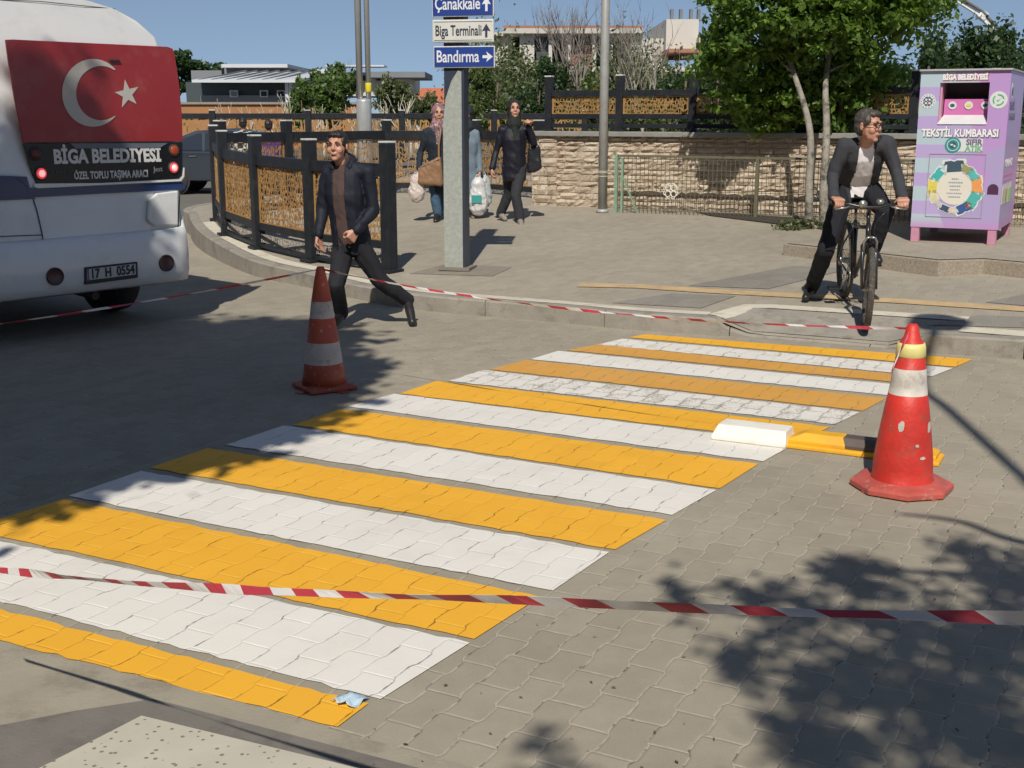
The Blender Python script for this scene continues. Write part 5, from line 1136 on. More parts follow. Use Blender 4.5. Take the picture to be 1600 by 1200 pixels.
bag('plastic_bag', b1 + w1j(652, 266, -.16), .24, .42, .16, mat('crumpled_pink_white_plastic', (.58, .50, .46), .5, .2, 25, bump=.01, bs=25), 'small crumpled carrier bag held by the woman with the floral headscarf', 'shopping bags carried by the women', .016)
# --- two far people on the second road
def stand(px, D, z0, hgt_, label, top_m, seed, f=(0, 1)):
    b = V(((px - 800) / F_PX * D, D, z0)); k = hgt_ / 1.7
    def v(x_, y_, z_): return V((x_, y_, z_)) * k
    J = dict(hd=v(0, 0, 1.57), nk=v(0, .02, 1.40), sL=v(-.18, 0, 1.36), sR=v(.18, 0, 1.36), eL=v(-.24, .03, 1.08), eR=v(.24, .03, 1.08), wL=v(-.24, .08, .84), wR=v(.24, .08, .84), hL=v(-.09, 0, .88), hR=v(.09, 0, .88), kL=v(-.09, .05, .47), kR=v(.09, -.05, .47),
             aL=v(-.09, .1, .09), aR=v(.09, -.08, .09), tL=v(-.1, .24, .03), tR=v(.1, .08, .03))
    return person(label, b, J, f, (f[0], f[1], 0), (top_m, darkt, blsh), 1.0, 1., hands={'L': ((0, 0, -1), (1, 0, 0), .4, 1), 'R': ((0, 0, -1), (-1, 0, 0), .4, -1)}, hairs=(hairb, hairb), voxel=.018, seed=seed)
t = NT('checked_shirt'); ck = t.n('ShaderNodeTexChecker', i_Scale=9.); ck.inputs[1].default_value = (.55, .58, .55, 1); ck.inputs[2].default_value = (.02, .03, .03, 1); t.l(t.obj(), ck.inputs['Vector']); t.l(ck.outputs[0], t.b.inputs['Base Color']); t.b.inputs['Roughness'].default_value = .9
stand(389, 25.5, .0, 1.74, 'far person in a black and white checked shirt beyond the bridge railing', t.m, 31)
stand(428, 25.0, .0, 1.70, 'far person in a purple top beyond the bridge railing', clo('purple_top', (.10, .045, .17)), 33)
# ------------------------------------------------------------------ parked car
car = empty('parked_car', V((-8.67, 29.2, 0)), 0, 'dark blue grey saloon car on the second road, between the minibus and the railing', 'car')
cp_ = mat('car_dark_blue', (.030, .040, .058), .25, .05, 2, coat=.6); W_ = .86
prof = [(.05, .30), (0, .48), (.0, .80), (.08, .95), (.45, .98), (3.35, .95), (4.05, .80), (4.26, .62), (4.30, .40), (4.22, .30)]
mb = MB(); mb.loft([[V((x_ + .06 * (abs(y_) > .8), y_, z_)) for x_, z_ in prof] for y_ in (-W_ + .0, -W_ + .06, W_ - .06, W_)]); mb.build('body', cp_, car, bevel=.03, seg=3)
mb = MB(); r1 = [(.42, .96), (.95, 1.26), (1.40, 1.43), (2.1, 1.48), (2.75, 1.40), (3.40, .95)]
mb.loft([[V((x_, y_ * (1 - (.14 if z_ > 1 else 0)), z_)) for x_, z_ in r1] for y_ in (-W_ + .06, W_ - .06)]); mb.build('roof', cp_, car, bevel=.03, seg=3)
for s_ in (-1, 1):
    y0_, y1_ = s_ * (W_ - .052), s_ * ((W_ - .06) * .86 + .006)
    for a_ in ([(.86, 1.0), (1.08, 1.24), (1.45, 1.37), (1.55, 1.38), (1.55, 1.0)], [(1.62, 1.0), (1.62, 1.38), (2.25, 1.40), (2.32, .99)], [(2.39, .99), (2.32, 1.40), (2.72, 1.33), (3.15, 1.0)]):
        MB().prism([V((x_, y0_ + (y1_ - y0_) * (z_ - .93) / .45, z_)) for x_, z_ in a_], (0, s_ * .012, 0)).build('window', glassd, car)
    for x_ in (.90, 3.48):
        mb = MB().lathe([(.2, -.1), (.30, -.1), (.315, -.06), (.315, .06), (.30, .1), (.2, .1)], 26, (x_, s_ * (W_ - .06), .315), axis=(0, 1, 0)); wl = mb.build('wheel', rubber, car, True)
        mb = MB(); c = V((x_, s_ * (W_ + .045), .315)); mb.lathe([(.195, -.02), (.205, 0), (.195, .01), (.18, -.01)], 24, c, axis=(0, 1, 0), closed=False)
        for k in range(7): a = k * .8976; mb.bar(c, c + V((.19 * math.cos(a), 0, .19 * math.sin(a))), .04, .02, up=V((0, 1, 0)))
        mb.build('rim', alu, wl)
        MB().lathe([(.36, -.02), (.36, .02)], 28, (x_, s_ * (W_ - .018), .33), axis=(0, 1, 0)).build('wheel_arch', plastic_d, car)
    MB().box((3.05, s_ * (W_ + .07), 1.0), (.10, .16, .12)).build('mirror', cp_, car, bevel=.02)
    for x_ in (1.35, 2.15): MB().box((x_, s_ * (W_ + .01), .86), (.16, .02, .025)).build('door_handle', chrome, car)
    for x_ in (1.28, 2.36, 3.18): MB().box((x_, s_ * (W_ + .001), .66), (.006, .004, .60)).build('door_seam', plastic_d, car)
MB().box((4.28, 0, .5), (.06, 1.1, .2)).build('grille', plastic_d, car); [MB().box((4.14, s_ * .66, .70), (.12, .3, .12)).build('headlight', glassd, car, bevel=.02) for s_ in (-1, 1)]; [MB().box((.02, s_ * .66, .78), (.06, .3, .16)).build('tail_light', mat('car_tail_red', (.25, .01, .01), .3), car, bevel=.02) for s_ in (-1, 1)]
# ------------------------------------------------------------------ background buildings
roofw = mat('pale_metal_roof', (.58, .60, .62), .5, .05, .4); wall_d = mat('dark_facade', (.055, .07, .075), .5, .1, .5); wall_g = mat('grey_facade', (.20, .21, .22), .8, .08, .6); terra = mat('terracotta_render', (.36, .17, .07), .8, .15, .8); conc_o = mat('raw_concrete', (.54, .51, .46), .9, .12, .5, dirt=(.25, .22, .19)); brickr = mat('brick_infill', (.32, .15, .10), .9, .2, 1.5); cream_w = mat('cream_render', (.58, .55, .49), .9, .06, .5)
def pb(px0, px1, py0, py1, D): a = at(px0, py1, D); b = at(px1, py0, D); return a, b
def block(px0, px1, py0, py1, D, dep, m, par, nm, bevel=0):
    a, b = pb(px0, px1, py0, py1, D); M = inv(par); return MB().box(((a.x + b.x) / 2, D + dep / 2, (a.z + b.z) / 2), (b.x - a.x, dep, b.z - a.z)).build(nm, m, par, bevel=bevel, M=M)
bd1 = empty('market_hall', (-14, 72, 0), 0, 'long low hall with a pale metal roof and dark front, beyond the railings', 'building')
block(296, 458, 128, 236, 72, 10, wall_d, bd1, 'wall'); block(318, 448, 149, 240, 71.6, .4, wall_g, bd1, 'lower_wall')
for x_, k in ((366, 0), (413, 1), (440, 2)): w_ = block(x_ - 7, x_ + 5, 141, 152, 71.4, .2, roofw, bd1, 'window_frame'); block(x_ - 5, x_ + 3, 143, 150, 71.3, .1, glassd, w_, 'pane')
a, b = at(303, 125, 70.5), at(470, 127, 70.5); M_ = inv(bd1)
mb = MB(); mb.prism([V((a.x, 70, a.z)), V((a.x, 84, a.z + .9)), V((a.x, 84, a.z + .75)), V((a.x, 70, a.z - .15))], (b.x - a.x, 0, 0)); mb.build('roof', roofw, bd1, M=M_)
for x_ in range(310, 450, 20): q_ = at(x_, 120, 70.2); MB().bar((q_.x, 70.2, a.z), (q_.x, 83, a.z + .95), .08, .08).build('roof_rib', wall_g, bd1, M=M_)
for x_ in (449, 455): block(x_ - 1.2, x_ + 1.2, 129, 200, 70.6, .2, roofw, bd1, 'column')
bd2 = empty('sports_hall', (-18, 95, 0), 0, 'grey flat building with a pale roof edge rising behind the long low hall', 'building')
block(352, 445, 104, 140, 95, 10, wall_g, bd2, 'wall'); block(346, 449, 100, 105.5, 93.5, 13, roofw, bd2, 'roof'); block(300, 346, 110, 140, 97, 8, wall_g, bd2, 'annex_wall')
bd3 = empty('flat_roofed_building', (-12, 110, 0), 0, 'wide pale flat roofed building behind the green willow', 'building')
block(452, 640, 113, 150, 110, 12, cream_w, bd3, 'wall'); block(448, 520, 108, 113, 109, 14, roofw, bd3, 'roof'); block(508, 600, 101.5, 104, 108, 3, roofw, bd3, 'roof_edge'); block(575, 664, 112, 121, 106, 10, wall_g, bd3, 'roof')
for i in range(8): block(456 + i * 22, 462 + i * 22, 118, 126, 109.8, .3, glassd, bd3, 'window')
bd4 = empty('orange_roofed_house', (-5, 58, 0), 0, 'small house with an orange tiled roof seen left of the sign post', 'house')
M_ = inv(bd4); a, b = at(644, 163, 58), at(700, 133, 58); mb = MB(); mb.prism([V((a.x, 58, a.z)), V((a.x, 64, b.z)), V((a.x, 70, a.z)),], (b.x - a.x, 0, 0)); mb.build('roof', mat('orange_tiles', (.55, .17, .08), .8, .15, 3), bd4, M=M_)
block(648, 696, 160, 232, 58.6, 10, cream_w, bd4, 'wall'); [block(x_, x_ + 6, 170, 180, 58.5, .2, glassd, bd4, 'window') for x_ in (655, 672, 686)]
tw = empty('terracotta_wall', (-12, 52, 0), 0, 'long terracotta wall behind the far brown lattice railing', 'wall')
block(270, 566, 163, 232, 52, .5, terra, tw, 'wall'); block(268, 568, 159.5, 163, 51.9, .7, mat('grey_brown_coping', (.28, .24, .2), .9), tw, 'coping')
# unfinished concrete building
uc = empty('unfinished_building', (6, 62, 0), 0, 'unfinished concrete building with bare columns behind the thicket', 'building')
D_ = 62
block(772, 800, 55, 110, D_ + 2, 8, cream_w, uc, 'wall'); block(768, 802, 50, 56, D_ + 1.5, 9, conc_o, uc, 'slab')
block(786, 1005, 44, 52, D_ - .5, 12, conc_o, uc, 'slab'); block(786, 1005, 40, 44, D_ - .4, .5, brickr, uc, 'brick_course')
for x0, x1 in ((788, 793), (812, 835), (857, 863), (885, 892), (925, 932), (950, 958), (985, 1003)): block(x0, x1, 52, 112, D_, .6 if x1 - x0 < 10 else .3, conc_o, uc, 'column')
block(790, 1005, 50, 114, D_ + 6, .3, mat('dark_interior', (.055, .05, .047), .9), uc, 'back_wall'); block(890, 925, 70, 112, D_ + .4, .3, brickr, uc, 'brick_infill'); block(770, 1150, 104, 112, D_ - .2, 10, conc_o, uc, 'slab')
block(838, 856, 58, 108, D_ + .3, .2, wall_d, uc, 'window'); block(1040, 1092, 30, 80, D_ + 3, 9, cream_w, uc, 'tower_wall'); block(1092, 1118, 58, 80, D_ + 2, 8, conc_o, uc, 'wall'); block(1000, 1045, 60, 110, D_ + 4, 8, conc_o, uc, 'wall'); block(1045, 1120, 76, 82, D_ + 1, 9, brickr, uc, 'slab')
for i in range(16):
    x_ = 792 + i * 14; block(x_, x_ + 1, 34 - (i * 7) % 5, 44, D_, .05, mat('rusty_rebar', (.16, .12, .10), .9), uc, 'rebar')
for x_ in (1062, 1078, 1090, 1048): block(x_, x_ + 5, 14, 32, D_ + 3.2, .4, mat('grey_formwork', (.19, .19, .2), .9), uc, 'column')
block(770, 1150, 112, 200, D_ + .3, 10, mat('lower_storey', (.13, .125, .115), .9), uc, 'lower_wall')
# white boom over the right hand trees
boom = mat('white_boom', (.72, .72, .70), .4, .05, 2); q0, q1, q2, q3 = at(1478, -12, 60), at(1532, 22, 60), at(1537, 26, 60), at(1566, 56, 60)
bo = empty('pump_boom', V((q3.x + 2.0, 60, 0)), 0, 'white jointed pump boom arching above the dark trees at the right', 'crane'); M_ = inv(bo)
MB().bar(q0, q1, .20, .24).build('boom_section', boom, bo, M=M_); MB().bar(q2, q3, .26, .34).build('boom_section', boom, bo, M=M_); MB().box((q1 + q2) / 2, (.4, .4, .4), rot=Matrix.Rotation(.6, 3, 'Y')).build('joint', boom, bo, bevel=.05, M=M_)
MB().bar(q3, V((q3.x + 2.0, 60, 2)), .3, .4).bar(V((q3.x + 2., 60, 0)), V((q3.x + 2., 60, 2.6)), .5, .5).build('mast', boom, bo, M=M_); MB().tube([q0 + V((0, -.2, .12)), q1 + V((0, -.2, .15)), q3 + V((0, -.2, .1))], .06, 6).build('hose', wall_g, bo, M=M_)
# ------------------------------------------------------------------ trees and shrubs
LF1 = leafmat('leaf_bright', (.065, .135, .025), (.20, .31, .055), .5); LF2 = leafmat('leaf_dark', (.016, .038, .016), (.045, .085, .028), .25); LF3 = leafmat('leaf_olive', (.055, .085, .028), (.13, .165, .05), .3); LF4 = leafmat('leaf_yellowish', (.13, .12, .02), (.28, .22, .03), .35); LF5 = leafmat('leaf_grey_green', (.07, .09, .04), (.16, .18, .08), .3); LFW = leafmat('willow_leaf', (.07, .12, .035), (.13, .20, .055), .35)
bark = mat('pale_bark', (.29, .265, .22), .9, .3, 11, bump=.02, bs=30, dirt=(.06, .055, .045), dirt_amt=.95); barkd = mat('brown_bark', (.13, .10, .075), .9, .2, 8, bump=.01); limew = mat('bleached_stems', (.50, .46, .36), .9, .2, 5)
tp = gp(1277, 356); tree = empty('tree', tp, 0, 'bright green leafy tree with pale twin trunks behind the cyclist', 'tree', 'trees')
rnd = random.Random(5); mb = MB()
mb.tube(catmull([V((-.10, 0, 0)), V((-.13, .0, .5)), V((-.11, .2, 1.2)), V((-.22, .75, 1.9)), V((-.5, 1.1, 2.8))]), [.058 - .0014 * i for i in range(25)], 12)
mb.tube(catmull([V((.09, 0, 0)), V((.06, .02, .5)), V((.10, .2, 1.2)), V((.2, .75, 1.9)), V((.45, 1.1, 3.0))]), [.064 - .0016 * i for i in range(25)], 12)
mb.build('trunk', bark, tree, True); mb = MB()
for p_, d_ in (((-.22, .75, 1.9), (-.9, .3, .6)), ((.2, .75, 1.9), (1, .2, .5)), ((-.3, .9, 2.2), (-.8, -.2, .7)), ((.28, .9, 2.3), (.8, .4, .7)), ((-.45, 1.05, 2.65), (-.3, 0, 1)), ((.4, 1.05, 2.75), (.3, 0, 1))):
    branches(mb, V(p_), V(d_).normalized(), .62, .020, 2, rnd)
mb.build('branches', bark, tree, True)
cl_ = [((-.85, -.1, 2.3), (.75, .8, .5)), ((-.35, -.5, 1.75), (.6, .5, .33)), ((.35, -.4, 1.75), (.65, .55, .38)), ((-1.15, 0, 2.85), (.55, .7, .4)), ((.9, 0, 2.1), (.55, .7, .45)), ((.2, -.2, 2.5), (.85, .9, .5)), ((-.4, 0, 3.1), (.9, .9, .5)), ((.7, .1, 2.95), (.8, .9, .55)), ((1.25, 0, 2.6), (.45, .6, .45)), ((0, 0, 3.7), (1.0, .9, .5)), ((-1.25, 0, 1.55), (.35, .4, .18)), ((-.05, .3, 1.55), (.7, .5, .25)), ((.95, .2, 1.55), (.4, .4, .25)), ((-.1, -.6, 1.35), (.3, .25, .16)), ((-.75, -.2, 1.6), (.4, .4, .2))]
cl_ = [((c_[0] * .92, c_[1] + .5, c_[2]), tuple(x * .78 for x in r_)) for c_, r_ in cl_] + [((-.45, .3, 1.38), (.5, .5, .3)), ((0, .2, 1.32), (.4, .45, .25)), ((.75, .4, 1.5), (.5, .5, .3)), ((1.2, .4, 1.75), (.45, .5, .35)), ((-.8, .2, 2.0), (.7, .6, .45)), ((.1, .0, 2.05), (.8, .5, .5)), ((.8, 0, 2.5), (.8, .5, .5)), ((-.2, -.1, 2.75), (1.0, .5, .5)), ((1.3, .2, 2.9), (.5, .6, .5)), ((-1.1, .2, 2.35), (.3, .5, .3)), ((-1.0, .2, 1.95), (.3, .5, .25))]
cl_ += [((-.3, .4, 1.22), (.35, .3, .18)), ((.25, .4, 1.18), (.4, .3, .18)), ((.65, .4, 1.35), (.35, .35, .2)), ((.0, .4, 1.6), (.7, .4, .3)), ((1.05, .4, 1.35), (.3, .3, .2)), ((-.2, .35, 2.9), (.85, .3, .32)), ((.4, .4, 2.55), (.6, .3, .25)), ((-.6, .4, 2.5), (.5, .3, .25)), ((.2, .45, 2.3), (.4, .25, .2)), ((.5, .3, 3.3), (.8, .4, .35))]
cl_ = [((c_[0], max(c_[1], 2.15 - (c_[2] - r_[2] * 1.1) + r_[1]), c_[2]), r_) for c_, r_ in cl_]
leaf_cloud('crown', LF1, [((c_[0] * .94 - .06, c_[1], c_[2]), tuple(x * .9 for x in r_)) for c_, r_ in cl_], 32000, .10, 3, tree, sub=13, tight=.33, asp=.62)
def tree_at(px, pyb, pyt, D, wpx, m, label, n=3500, ls=.16, seed=0, trunk=barkd, name='tree', cat='tree', z0=.3, group='background trees', squash=1., cl=None, sub=9):
    """a tree from its pixel box: crown from pyt to pyb"""
    k = D / F_PX; x_ = (px - 800) * k; r_ = empty(name, (x_, D, z0), 0, label, cat, group); zt_ = CAM_H + (180 - pyt) * k - z0; zb_ = max(.15, CAM_H + (180 - pyb) * k - z0); w_ = wpx * k / 2; rn = random.Random(seed)
    mb = MB(); mb.tube([V((0, 0, 0)), V((rn.uniform(-.1, .1), 0, zb_)), V((rn.uniform(-.2, .2), 0, zt_ * .8))], [max(.05, w_ * .07), max(.04, w_ * .055), .03], 8)
    for q in range(4): a = q * 1.6; mb.tube([V((0, 0, zb_ * .8 + .1 * q)), V((math.cos(a) * w_ * .5, math.sin(a) * w_ * .4, (zb_ + zt_) / 2))], [max(.03, w_ * .03), .015], 6)
    mb.build('trunk', trunk, r_, True); h_ = zt_ - zb_; cc = []
    for q in range(cl or 9):
        u_ = rn.uniform(-.7, .7); v_ = rn.uniform(.1, .95); s_ = math.sqrt(max(.15, 1 - (2 * v_ - 1) ** 2 * .8)); cc.append(((u_ * w_ * s_, rn.uniform(-.5, .5) * w_, zb_ + v_ * h_ * .88), (w_ * .42 * s_, w_ * .45, h_ * .2 * squash)))
    leaf_cloud('crown', m, cc, n, ls, seed + 1, r_, sub=sub, tight=.5); return r_
specs = [  # px, bottom, top, D, width, mat, label, n, leaf
    (288, 150, 88, 105, 110, LF2, 'rounded dark tree mass at the far left beside the minibus', 5000, .5),
    (345, 140, 103, 112, 60, LF2, 'low dark tree behind the left end of the pale roofed hall', 2500, .5),
    (525, 190, 98, 46, 95, LFW, 'soft green willow left of the twin lamp post', 7000, .2),
    (480, 195, 120, 44, 40, LFW, 'small pale green shrub at the left foot of the willow', 1500, .18),
    (625, 200, 120, 42, 75, LF5, 'grey green shrub thicket right of the twin lamp post', 3200, .16),
    (665, 208, 150, 40, 60, LF5, 'low scrubby bush in front of the orange roofed house', 2000, .14),
    (770, 215, 100, 36, 90, LF3, 'leafy green bush right of the sign post', 5500, .13),
    (840, 200, 88, 38, 90, LF2, 'dark green bushy tree under the unfinished building', 5500, .13),
    (745, 212, 160, 34, 40, LF3, 'low green shrub directly behind the denim jacket', 1500, .10),
    (905, 205, 112, 36, 70, LF3, 'olive bush behind the second wall railing post', 3800, .12),
    (932, 195, 115, 30, 30, LF4, 'yellow leaved shrub just left of the round lamp post', 1100, .09),
    (990, 205, 92, 34, 95, LF5, 'grey green thicket right of the round lamp post', 5000, .12),
    (1060, 205, 95, 33, 80, LF2, 'dark evergreen bush left of the bright green tree', 5000, .12),
    (1010, 200, 148, 28, 70, LF3, 'low green hedge plant above the wall railing', 2400, .08),
    (1120, 215, 70, 32, 90, LF2, 'dark evergreen behind the left of the bright green tree', 5000, .13),
    (1200, 240, 40, 34, 150, LF2, 'broad dark tree behind the bright green crown', 8000, .16),
    (1330, 260, 30, 30, 150, LF2, 'tall dark tree behind the cyclist', 8000, .15),
    (1440, 260, 55, 32, 130, LF2, 'dark tree immediately behind the left side of the textile bank', 8000, .15),
    (1530, 270, 40, 34, 130, LF2, 'rounded dark tree rising above the textile bank', 9000, .15),
    (1610, 270, 66, 31, 110, LF2, 'dark tree cut off by the right edge of the picture', 7000, .15)]
for i, (px_, pb_, pt_, D_2, w__, m_, lb, n_, ls_) in enumerate(specs):
    tree_at(px_, pb_, pt_, D_2, w__, m_, lb, n_, ls_, 100 + i, name='tree' if ('tree' in lb or 'willow' in lb) else 'shrub', cat='tree' if ('tree' in lb or 'willow' in lb) else 'shrub')
r0_ = random.Random(55); wc = []
for i in range(60):
    px_ = r0_.uniform(715, 1115); D_3 = r0_.uniform(40, 50); k = D_3 / F_PX; tp_ = 92 + 24 * math.sin(px_ * .031) + r0_.uniform(-8, 28); z1 = CAM_H + (180 - tp_) * k; wc.append((((px_ - 800) * k, D_3, z1 * .55 + .2), (r0_.uniform(.6, 1.1), .8, z1 * .45)))
o = leaf_cloud('thicket', LF5, wc, 26000, .17, 91, None, sub=7, tight=.45); tag(o, 'dense grey green thicket below the unfinished building', 'thicket', kind='stuff')
wc = []
for i in range(40):
    px_ = r0_.uniform(1120, 1750); D_3 = r0_.uniform(38, 46); k = D_3 / F_PX; z1 = CAM_H + (180 - r0_.uniform(70, 120)) * k; wc.append((((px_ - 800) * k, D_3, z1 * .5 + .2), (r0_.uniform(.9, 1.5), 1., z1 * .5)))
o = leaf_cloud('thicket', LF2, wc, 22000, .2, 92, None, sub=7, tight=.5); tag(o, 'dense dark green growth behind the tree row at the right', 'thicket', kind='stuff')
# bare and pollarded plants
def bare(px, D, ptop, label, seed, m, r0=.06, kids=3, depth=3, spread=.55, name='bare_tree', z0=.3, lean=0., group='leafless trees'):
    k = D / F_PX; h_ = (180 - ptop) * k + CAM_H - z0; r_ = empty(name, ((px - 800) * k, D, z0), 0, label, 'tree' if 'tree' in name else 'shrub', group); rn = random.Random(seed); mb = MB()
    tt = [V((0, 0, 0)), V((lean * .3, 0, h_ * .2)), V((lean, 0, h_ * .42))]; mb.tube(tt, [r0, r0 * .85, r0 * .7], 8).build('trunk', m, r_, True); mb = MB()
    for q in range(6):
        d = V((rn.uniform(-.5, .5), rn.uniform(-.5, .5), 1)).normalized(); branches(mb, tt[1].lerp(tt[2], rn.uniform(.3, 1)), d, h_ * .27, r0 * .5, depth, rn, 0, spread, kids, .5)
    mb.build('branches', m, r_, True); return r_
twig = mat('grey_twigs', (.20, .175, .15), .9, .15, 6); twigp = mat('pale_twigs', (.34, .31, .25), .9, .15, 6)
bare(905, 38, 0, 'tall leafless grey tree left of the round lamp post', 1, twig, .10, 3, 3); bare(968, 40, 28, 'leafless spreading tree right of the round lamp post', 2, twig, .09); bare(1030, 36, 10, 'thin leafless tree in front of the cream tower wall', 3, twig, .07, 2, 3, .35)
bare(880, 44, 22, 'shorter leafless tree above the dark bushy tree', 9, twig, .08); bare(1000, 33, 60, 'small leafless tree tangled in the thicket', 4, twigp, .05); bare(540, 46, 78, 'thin twiggy tree poking out above the willow', 5, twig, .04, 2, 2)
for i, (px_, D_2, pt_, lb) in enumerate(((357, 38, 142, 'first bleached pollarded shrub from the left, before the terracotta wall'), (400, 38, 150, 'low bleached pollarded shrub above the checked shirt'), (438, 37, 140, 'tall bleached pollarded shrub above the purple top'), (455, 38, 132, 'forked bleached shrub right of the purple top'),
        (498, 37, 155, 'row of bleached stems under the willow, leftmost'), (512, 37.4, 152, 'row of bleached stems under the willow, middle'), (560, 37, 148, 'slanting bleached stems just left of the twin lamp post'), (605, 37, 140, 'bleached stems right of the twin lamp post'), (628, 37, 120, 'tall pale forked stem in the grey green thicket'), (645, 37.5, 140, 'pale stem beside the orange roofed house'))):
    bare(px_, D_2, pt_, lb, 20 + i, limew, .055, 2, 1, .45, name='pollarded_shrub', z0=.4, group='bleached pollarded shrubs')
drape('painted_shade_strip', [(1082, 331), (1272, 343), (1262, 357), (1110, 338)], mat('shade_strip_dark', (.05, .042, .035), .95, .3, 12, bump=.02, bs=30), lift=.012)  # dark sheet painting the strip of ground shade at the wall foot
# weeds at the tree foot
leaf_cloud('weeds', LF5, [((tp.x - .18, tp.y - .12, tp.z + .05), (.35, .15, .06)), ((tp.x + .25, tp.y - .1, tp.z + .05), (.22, .12, .06))], 900, .05, 77, sub=12)
tag(bpy.data.objects['weeds'], kind='stuff', label='dry weeds round the foot of the pale twin trunks', cat='weeds')
# ------------------------------------------------------------------ out of frame: trees, street lamp and wires whose shadows cross the picture
LFS = leafmat('street_tree_leaf', (.04, .08, .02), (.10, .17, .04), .05)
def above(px, py, h, z=0.):
    """point at height h whose sun shadow falls on the ground seen at this pixel"""
    g_ = gz(px, py, z); return g_ - TR * ((h - z) / -TR.z)
st1 = empty('street_tree', (-5.2, .5, 0), 0, 'dense street tree left of the camera shading the bus and road', 'tree', 'street trees')
mb = MB().tube([V((0, 0, 0)), V((.1, .1, 2.5)), V((.6, .5, 4.2)), V((1.2, 1.4, 5.6))], [.2, .16, .12, .05], 12); 
for q in range(5): mb.tube([V((.1, .1, 2.6)), V((math.cos(q * 1.3) * 1.6 + .8, math.sin(q * 1.3) * 1.5 + 1.2, 4.6)), V((math.cos(q * 1.3) * 2.6 + 1, math.sin(q * 1.3) * 2.3 + 1.5, 5.8))], [.08, .05, .02], 7)
mb.build('trunk', barkd, st1, True); cc = []
for px_, py_, h_, rx_, ry_ in ((30, 545, 6.2, 1.0, .8), (150, 600, 6.0, .8, .75), (280, 560, 6.3, .8, .8), (380, 545, 6.0, .62, .55), (60, 680, 5.4, .62, .55), (200, 640, 5.6, .75, .55), (330, 640, 5.5, .6, .42), (430, 600, 5.8, .42, .42), (110, 530, 6.6, .8, .6), (240, 488, 6.8, .25, .2), (185, 500, 6.8, .35, .3), (-60, 620, 5.6, .9, .8), (-150, 515, 6.2, 1.0, .9), (-200, 700, 5.5, .8, .7), (440, 530, 6.2, .42, .35), (485, 575, 6.1, .30, .26), (110, 722, 5.3, .4, .24), (230, 700, 5.4, .42, .22), (350, 683, 5.4, .30, .16), (500, 622, 5.7, .22, .15), (-20, 745, 5.2, .5, .2), (520, 590, 6.0, .24, .12)):
    q = above(px_, py_, h_) - st1.location; cc.append(((q.x, q.y, q.z), (rx_, ry_, .75)))
cc2 = []  # upper clumps added along the sun rays to screen off more sky
for c_, r_ in cc[:13]:
    q = V(c_) - TR * (3.2 / -TR.z); cc2.append(((q.x, q.y, q.z), (r_[0] * .85, r_[1] * .85, .9)))
cc += cc2
leaf_cloud('crown', LFS, cc, 125000, .15, 8, st1, sub=20, tight=.6, asp=.8)
st2 = empty('street_tree', (2.9, -2.6, 0), 0, 'sparse street tree right of the camera with branches reaching over the pavers', 'tree', 'street trees')
mb = MB().tube([V((0, 0, 0)), V((-.1, .1, 2.2)), V((-.4, .5, 3.6)), V((-.9, .9, 4.6))], [.16, .13, .10, .04], 12); cc = []
def limb(pxs, h0, h1, r0, r1):
    n = len(pxs); pts = []
    for i, (a, b) in enumerate(pxs): pts.append(above(a, b, h0 + (h1 - h0) * i / (n - 1)) - st2.location)
    mb.tube(catmull(pts), [r0 + (r1 - r0) * i / (6 * (n - 1)) for i in range(6 * (n - 1) + 1)], 7); return pts
limb([(1900, 900), (1600, 848), (1500, 815), (1405, 803)], 4.9, 4.6, .045, .012); limb([(1750, 1000), (1550, 905), (1380, 890), (1290, 860)], 4.8, 4.5, .035, .010); limb([(1800, 1100), (1500, 1010), (1300, 960), (1150, 920), (1060, 925)], 5, 4.6, .04, .008)
limb([(1700, 1180), (1400, 1090), (1200, 1050)], 5, 4.6, .03, .01); limb([(1700, 1300), (1650, 1000), (1590, 880)], 4.8, 4.8, .04, .015)
mb.build('trunk', barkd, st2, True)
for px_, py_, h_, rx_, ry_ in ((1600, 900, 4.7, .26, .16), (1540, 860, 4.7, .16, .06), (1380, 905, 4.5, .2, .07), (1320, 890, 4.5, .12, .06), (1190, 915, 4.6, .13, .04), (1090, 925, 4.6, .10, .03), (1280, 970, 4.6, .25, .07), (1400, 960, 4.6, .2, .06), (1500, 1000, 4.8, .3, .12), (1600, 1030, 4.8, .25, .14), (1380, 1060, 4.8, .26, .1), (1250, 1040, 4.7, .2, .05), (1180, 1060, 4.7, .16, .04), (1480, 1110, 4.8, .3, .12), (1590, 1150, 4.8, .25, .12), (1300, 1130, 4.8, .2, .05), (1440, 1180, 4.8, .3, .08), (1320, 1195, 4.8, .2, .05), (860, 1190, 4.8, .12, .03), (1610, 960, 4.7, .2, .1), (1220, 1165, 4.8, .1, .03)):
    q = above(px_, py_, h_) - st2.location; cc.append(((q.x, q.y, q.z), (rx_, ry_, .22)))
for tx_, td_ in ((1080, 1.72), (1250, 1.64), (1400, 1.57), (1560, 1.5), (1330, 1.6), (1480, 1.54)):
    q = at(tx_, 962, td_) - TR * (3.4 / -TR.z) - st2.location; cc.append(((q.x, q.y, q.z), (.16, .10, .2)))
leaf_cloud('crown', LFS, cc, 6000, .085, 18, st2, sub=10, tight=.62, asp=.5)
sl_ = empty('street_lamp', (2.3, 1.2 - 3.0, 0), 0, 'globe street lamp right of the camera, seen only by its shadow', 'street lamp')
q = [above(1640, 785, 5.4), above(1600, 747, 5.6), above(1530, 683, 5.9), above(1480, 638, 6.1), above(1441, 603, 6.3), above(1449, 550, 6.5), above(1452, 530, 6.6)]
base_ = V((q[0].x, q[0].y - .0, 0)); sl_.location = base_; Mi = Matrix.Translation(-base_)
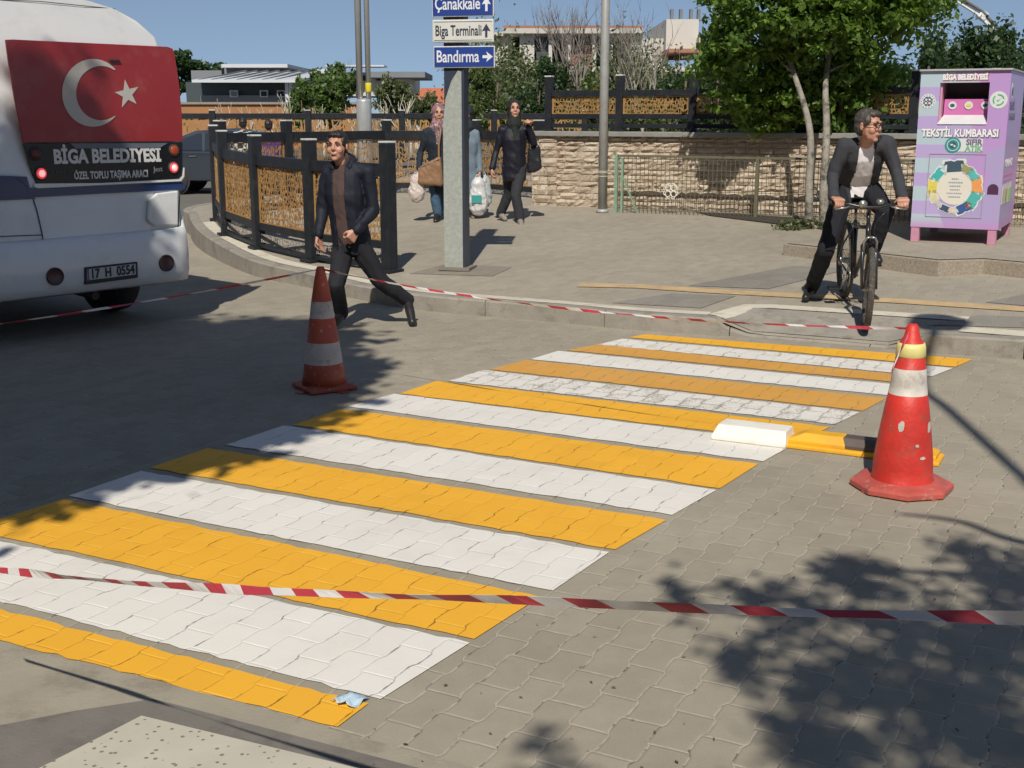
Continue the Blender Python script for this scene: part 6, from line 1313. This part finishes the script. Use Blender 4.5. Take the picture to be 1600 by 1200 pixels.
MB().tube([base_, V((q[0].x, q[0].y, 3)), q[0]], [.07, .06, .045], 12).build('pole', blk, sl_, True, M=Mi); MB().tube(catmull(q), .04, 8).build('arm', blk, sl_, True, M=Mi)
g_ = above(1466, 507, 6.6, .14); MB().lathe([(.02, -.2), (.18, -.16), (.24, 0), (.18, .16), (.02, .2)], 20, g_).build('globe', mat('milky_globe', (.6, .6, .58), .3), sl_, True, M=Mi)

# blocks behind and left of the camera, added unseen to screen off sky
def sky_screen(x0, x1, y0, y1, h, label, face, seed):
    r = empty('sky_screen_block', ((x0 + x1) / 2, (y0 + y1) / 2, 0), 0, label, 'building', 'added blocks screening off sky'); w_, d_ = x1 - x0, y1 - y0
    MB().box((0, 0, h / 2), (w_, d_, h)).build('wall', mat('block_render_%d' % seed, (.34, .31, .26), .9, .08, .6), r); MB().box((0, 0, h + .1), (w_ + .5, d_ + .5, .2)).build('roof', wall_g, r)
    L_ = w_ if face == 'y' else d_; n_ = int(L_ / 2.6)
    for fl in range(int(h / 3)):
        for k in range(n_):
            u_ = -L_ / 2 + (k + .5) * L_ / n_; z_ = 1.7 + fl * 3
            c_ = (u_, d_ / 2 + .01, z_) if face == 'y' else (w_ / 2 + .01, u_, z_); sz_ = (1.2, .06, 1.4) if face == 'y' else (.06, 1.2, 1.4)
            MB().box(c_, sz_).build('window', glassd, r)
sky_screen(-22, 14, -24, -14, 11, 'long block added unseen behind the camera to screen off sky', 'y', 1)
sky_screen(-26, -15, -10, 18, 10, 'block added unseen left of the bus to screen off sky', 'x', 2)
lr = random.Random(4); mb = MB()
for i in range(170):
    px_, py_ = lr.uniform(0, 1600), 480 + 720 * lr.random() ** .6; p = gz(px_, py_, .008)
    if p.y > 9.0 and p.x > -.5 or (lr.random() < .8 and -2.9 < -.55 * p.y + p.x * .0 + 0 and False): continue
    v9 = (p.y - 3.3) * .54 - (p.x + .5) * .84
    if 0 < v9 < 2.8: continue
    a = lr.uniform(0, 6.28); L = lr.uniform(.004, .012); wv = L * lr.uniform(.25, .5); d = V((math.cos(a), math.sin(a), lr.uniform(-.1, .2))); n = V((-d.y, d.x, lr.uniform(-.2, .2)))
    mb.add([p - d * L, p + n * wv, p + d * L, p - n * wv + V((0, 0, .002))], [(0, 1, 2, 3)])
o = mb.build('leaf_litter', mat('dry_litter', (.13, .10, .06), .9, .4, 50), fix=False); tag(o, 'scattered dry leaf bits and grit on the road', 'litter', kind='stuff')
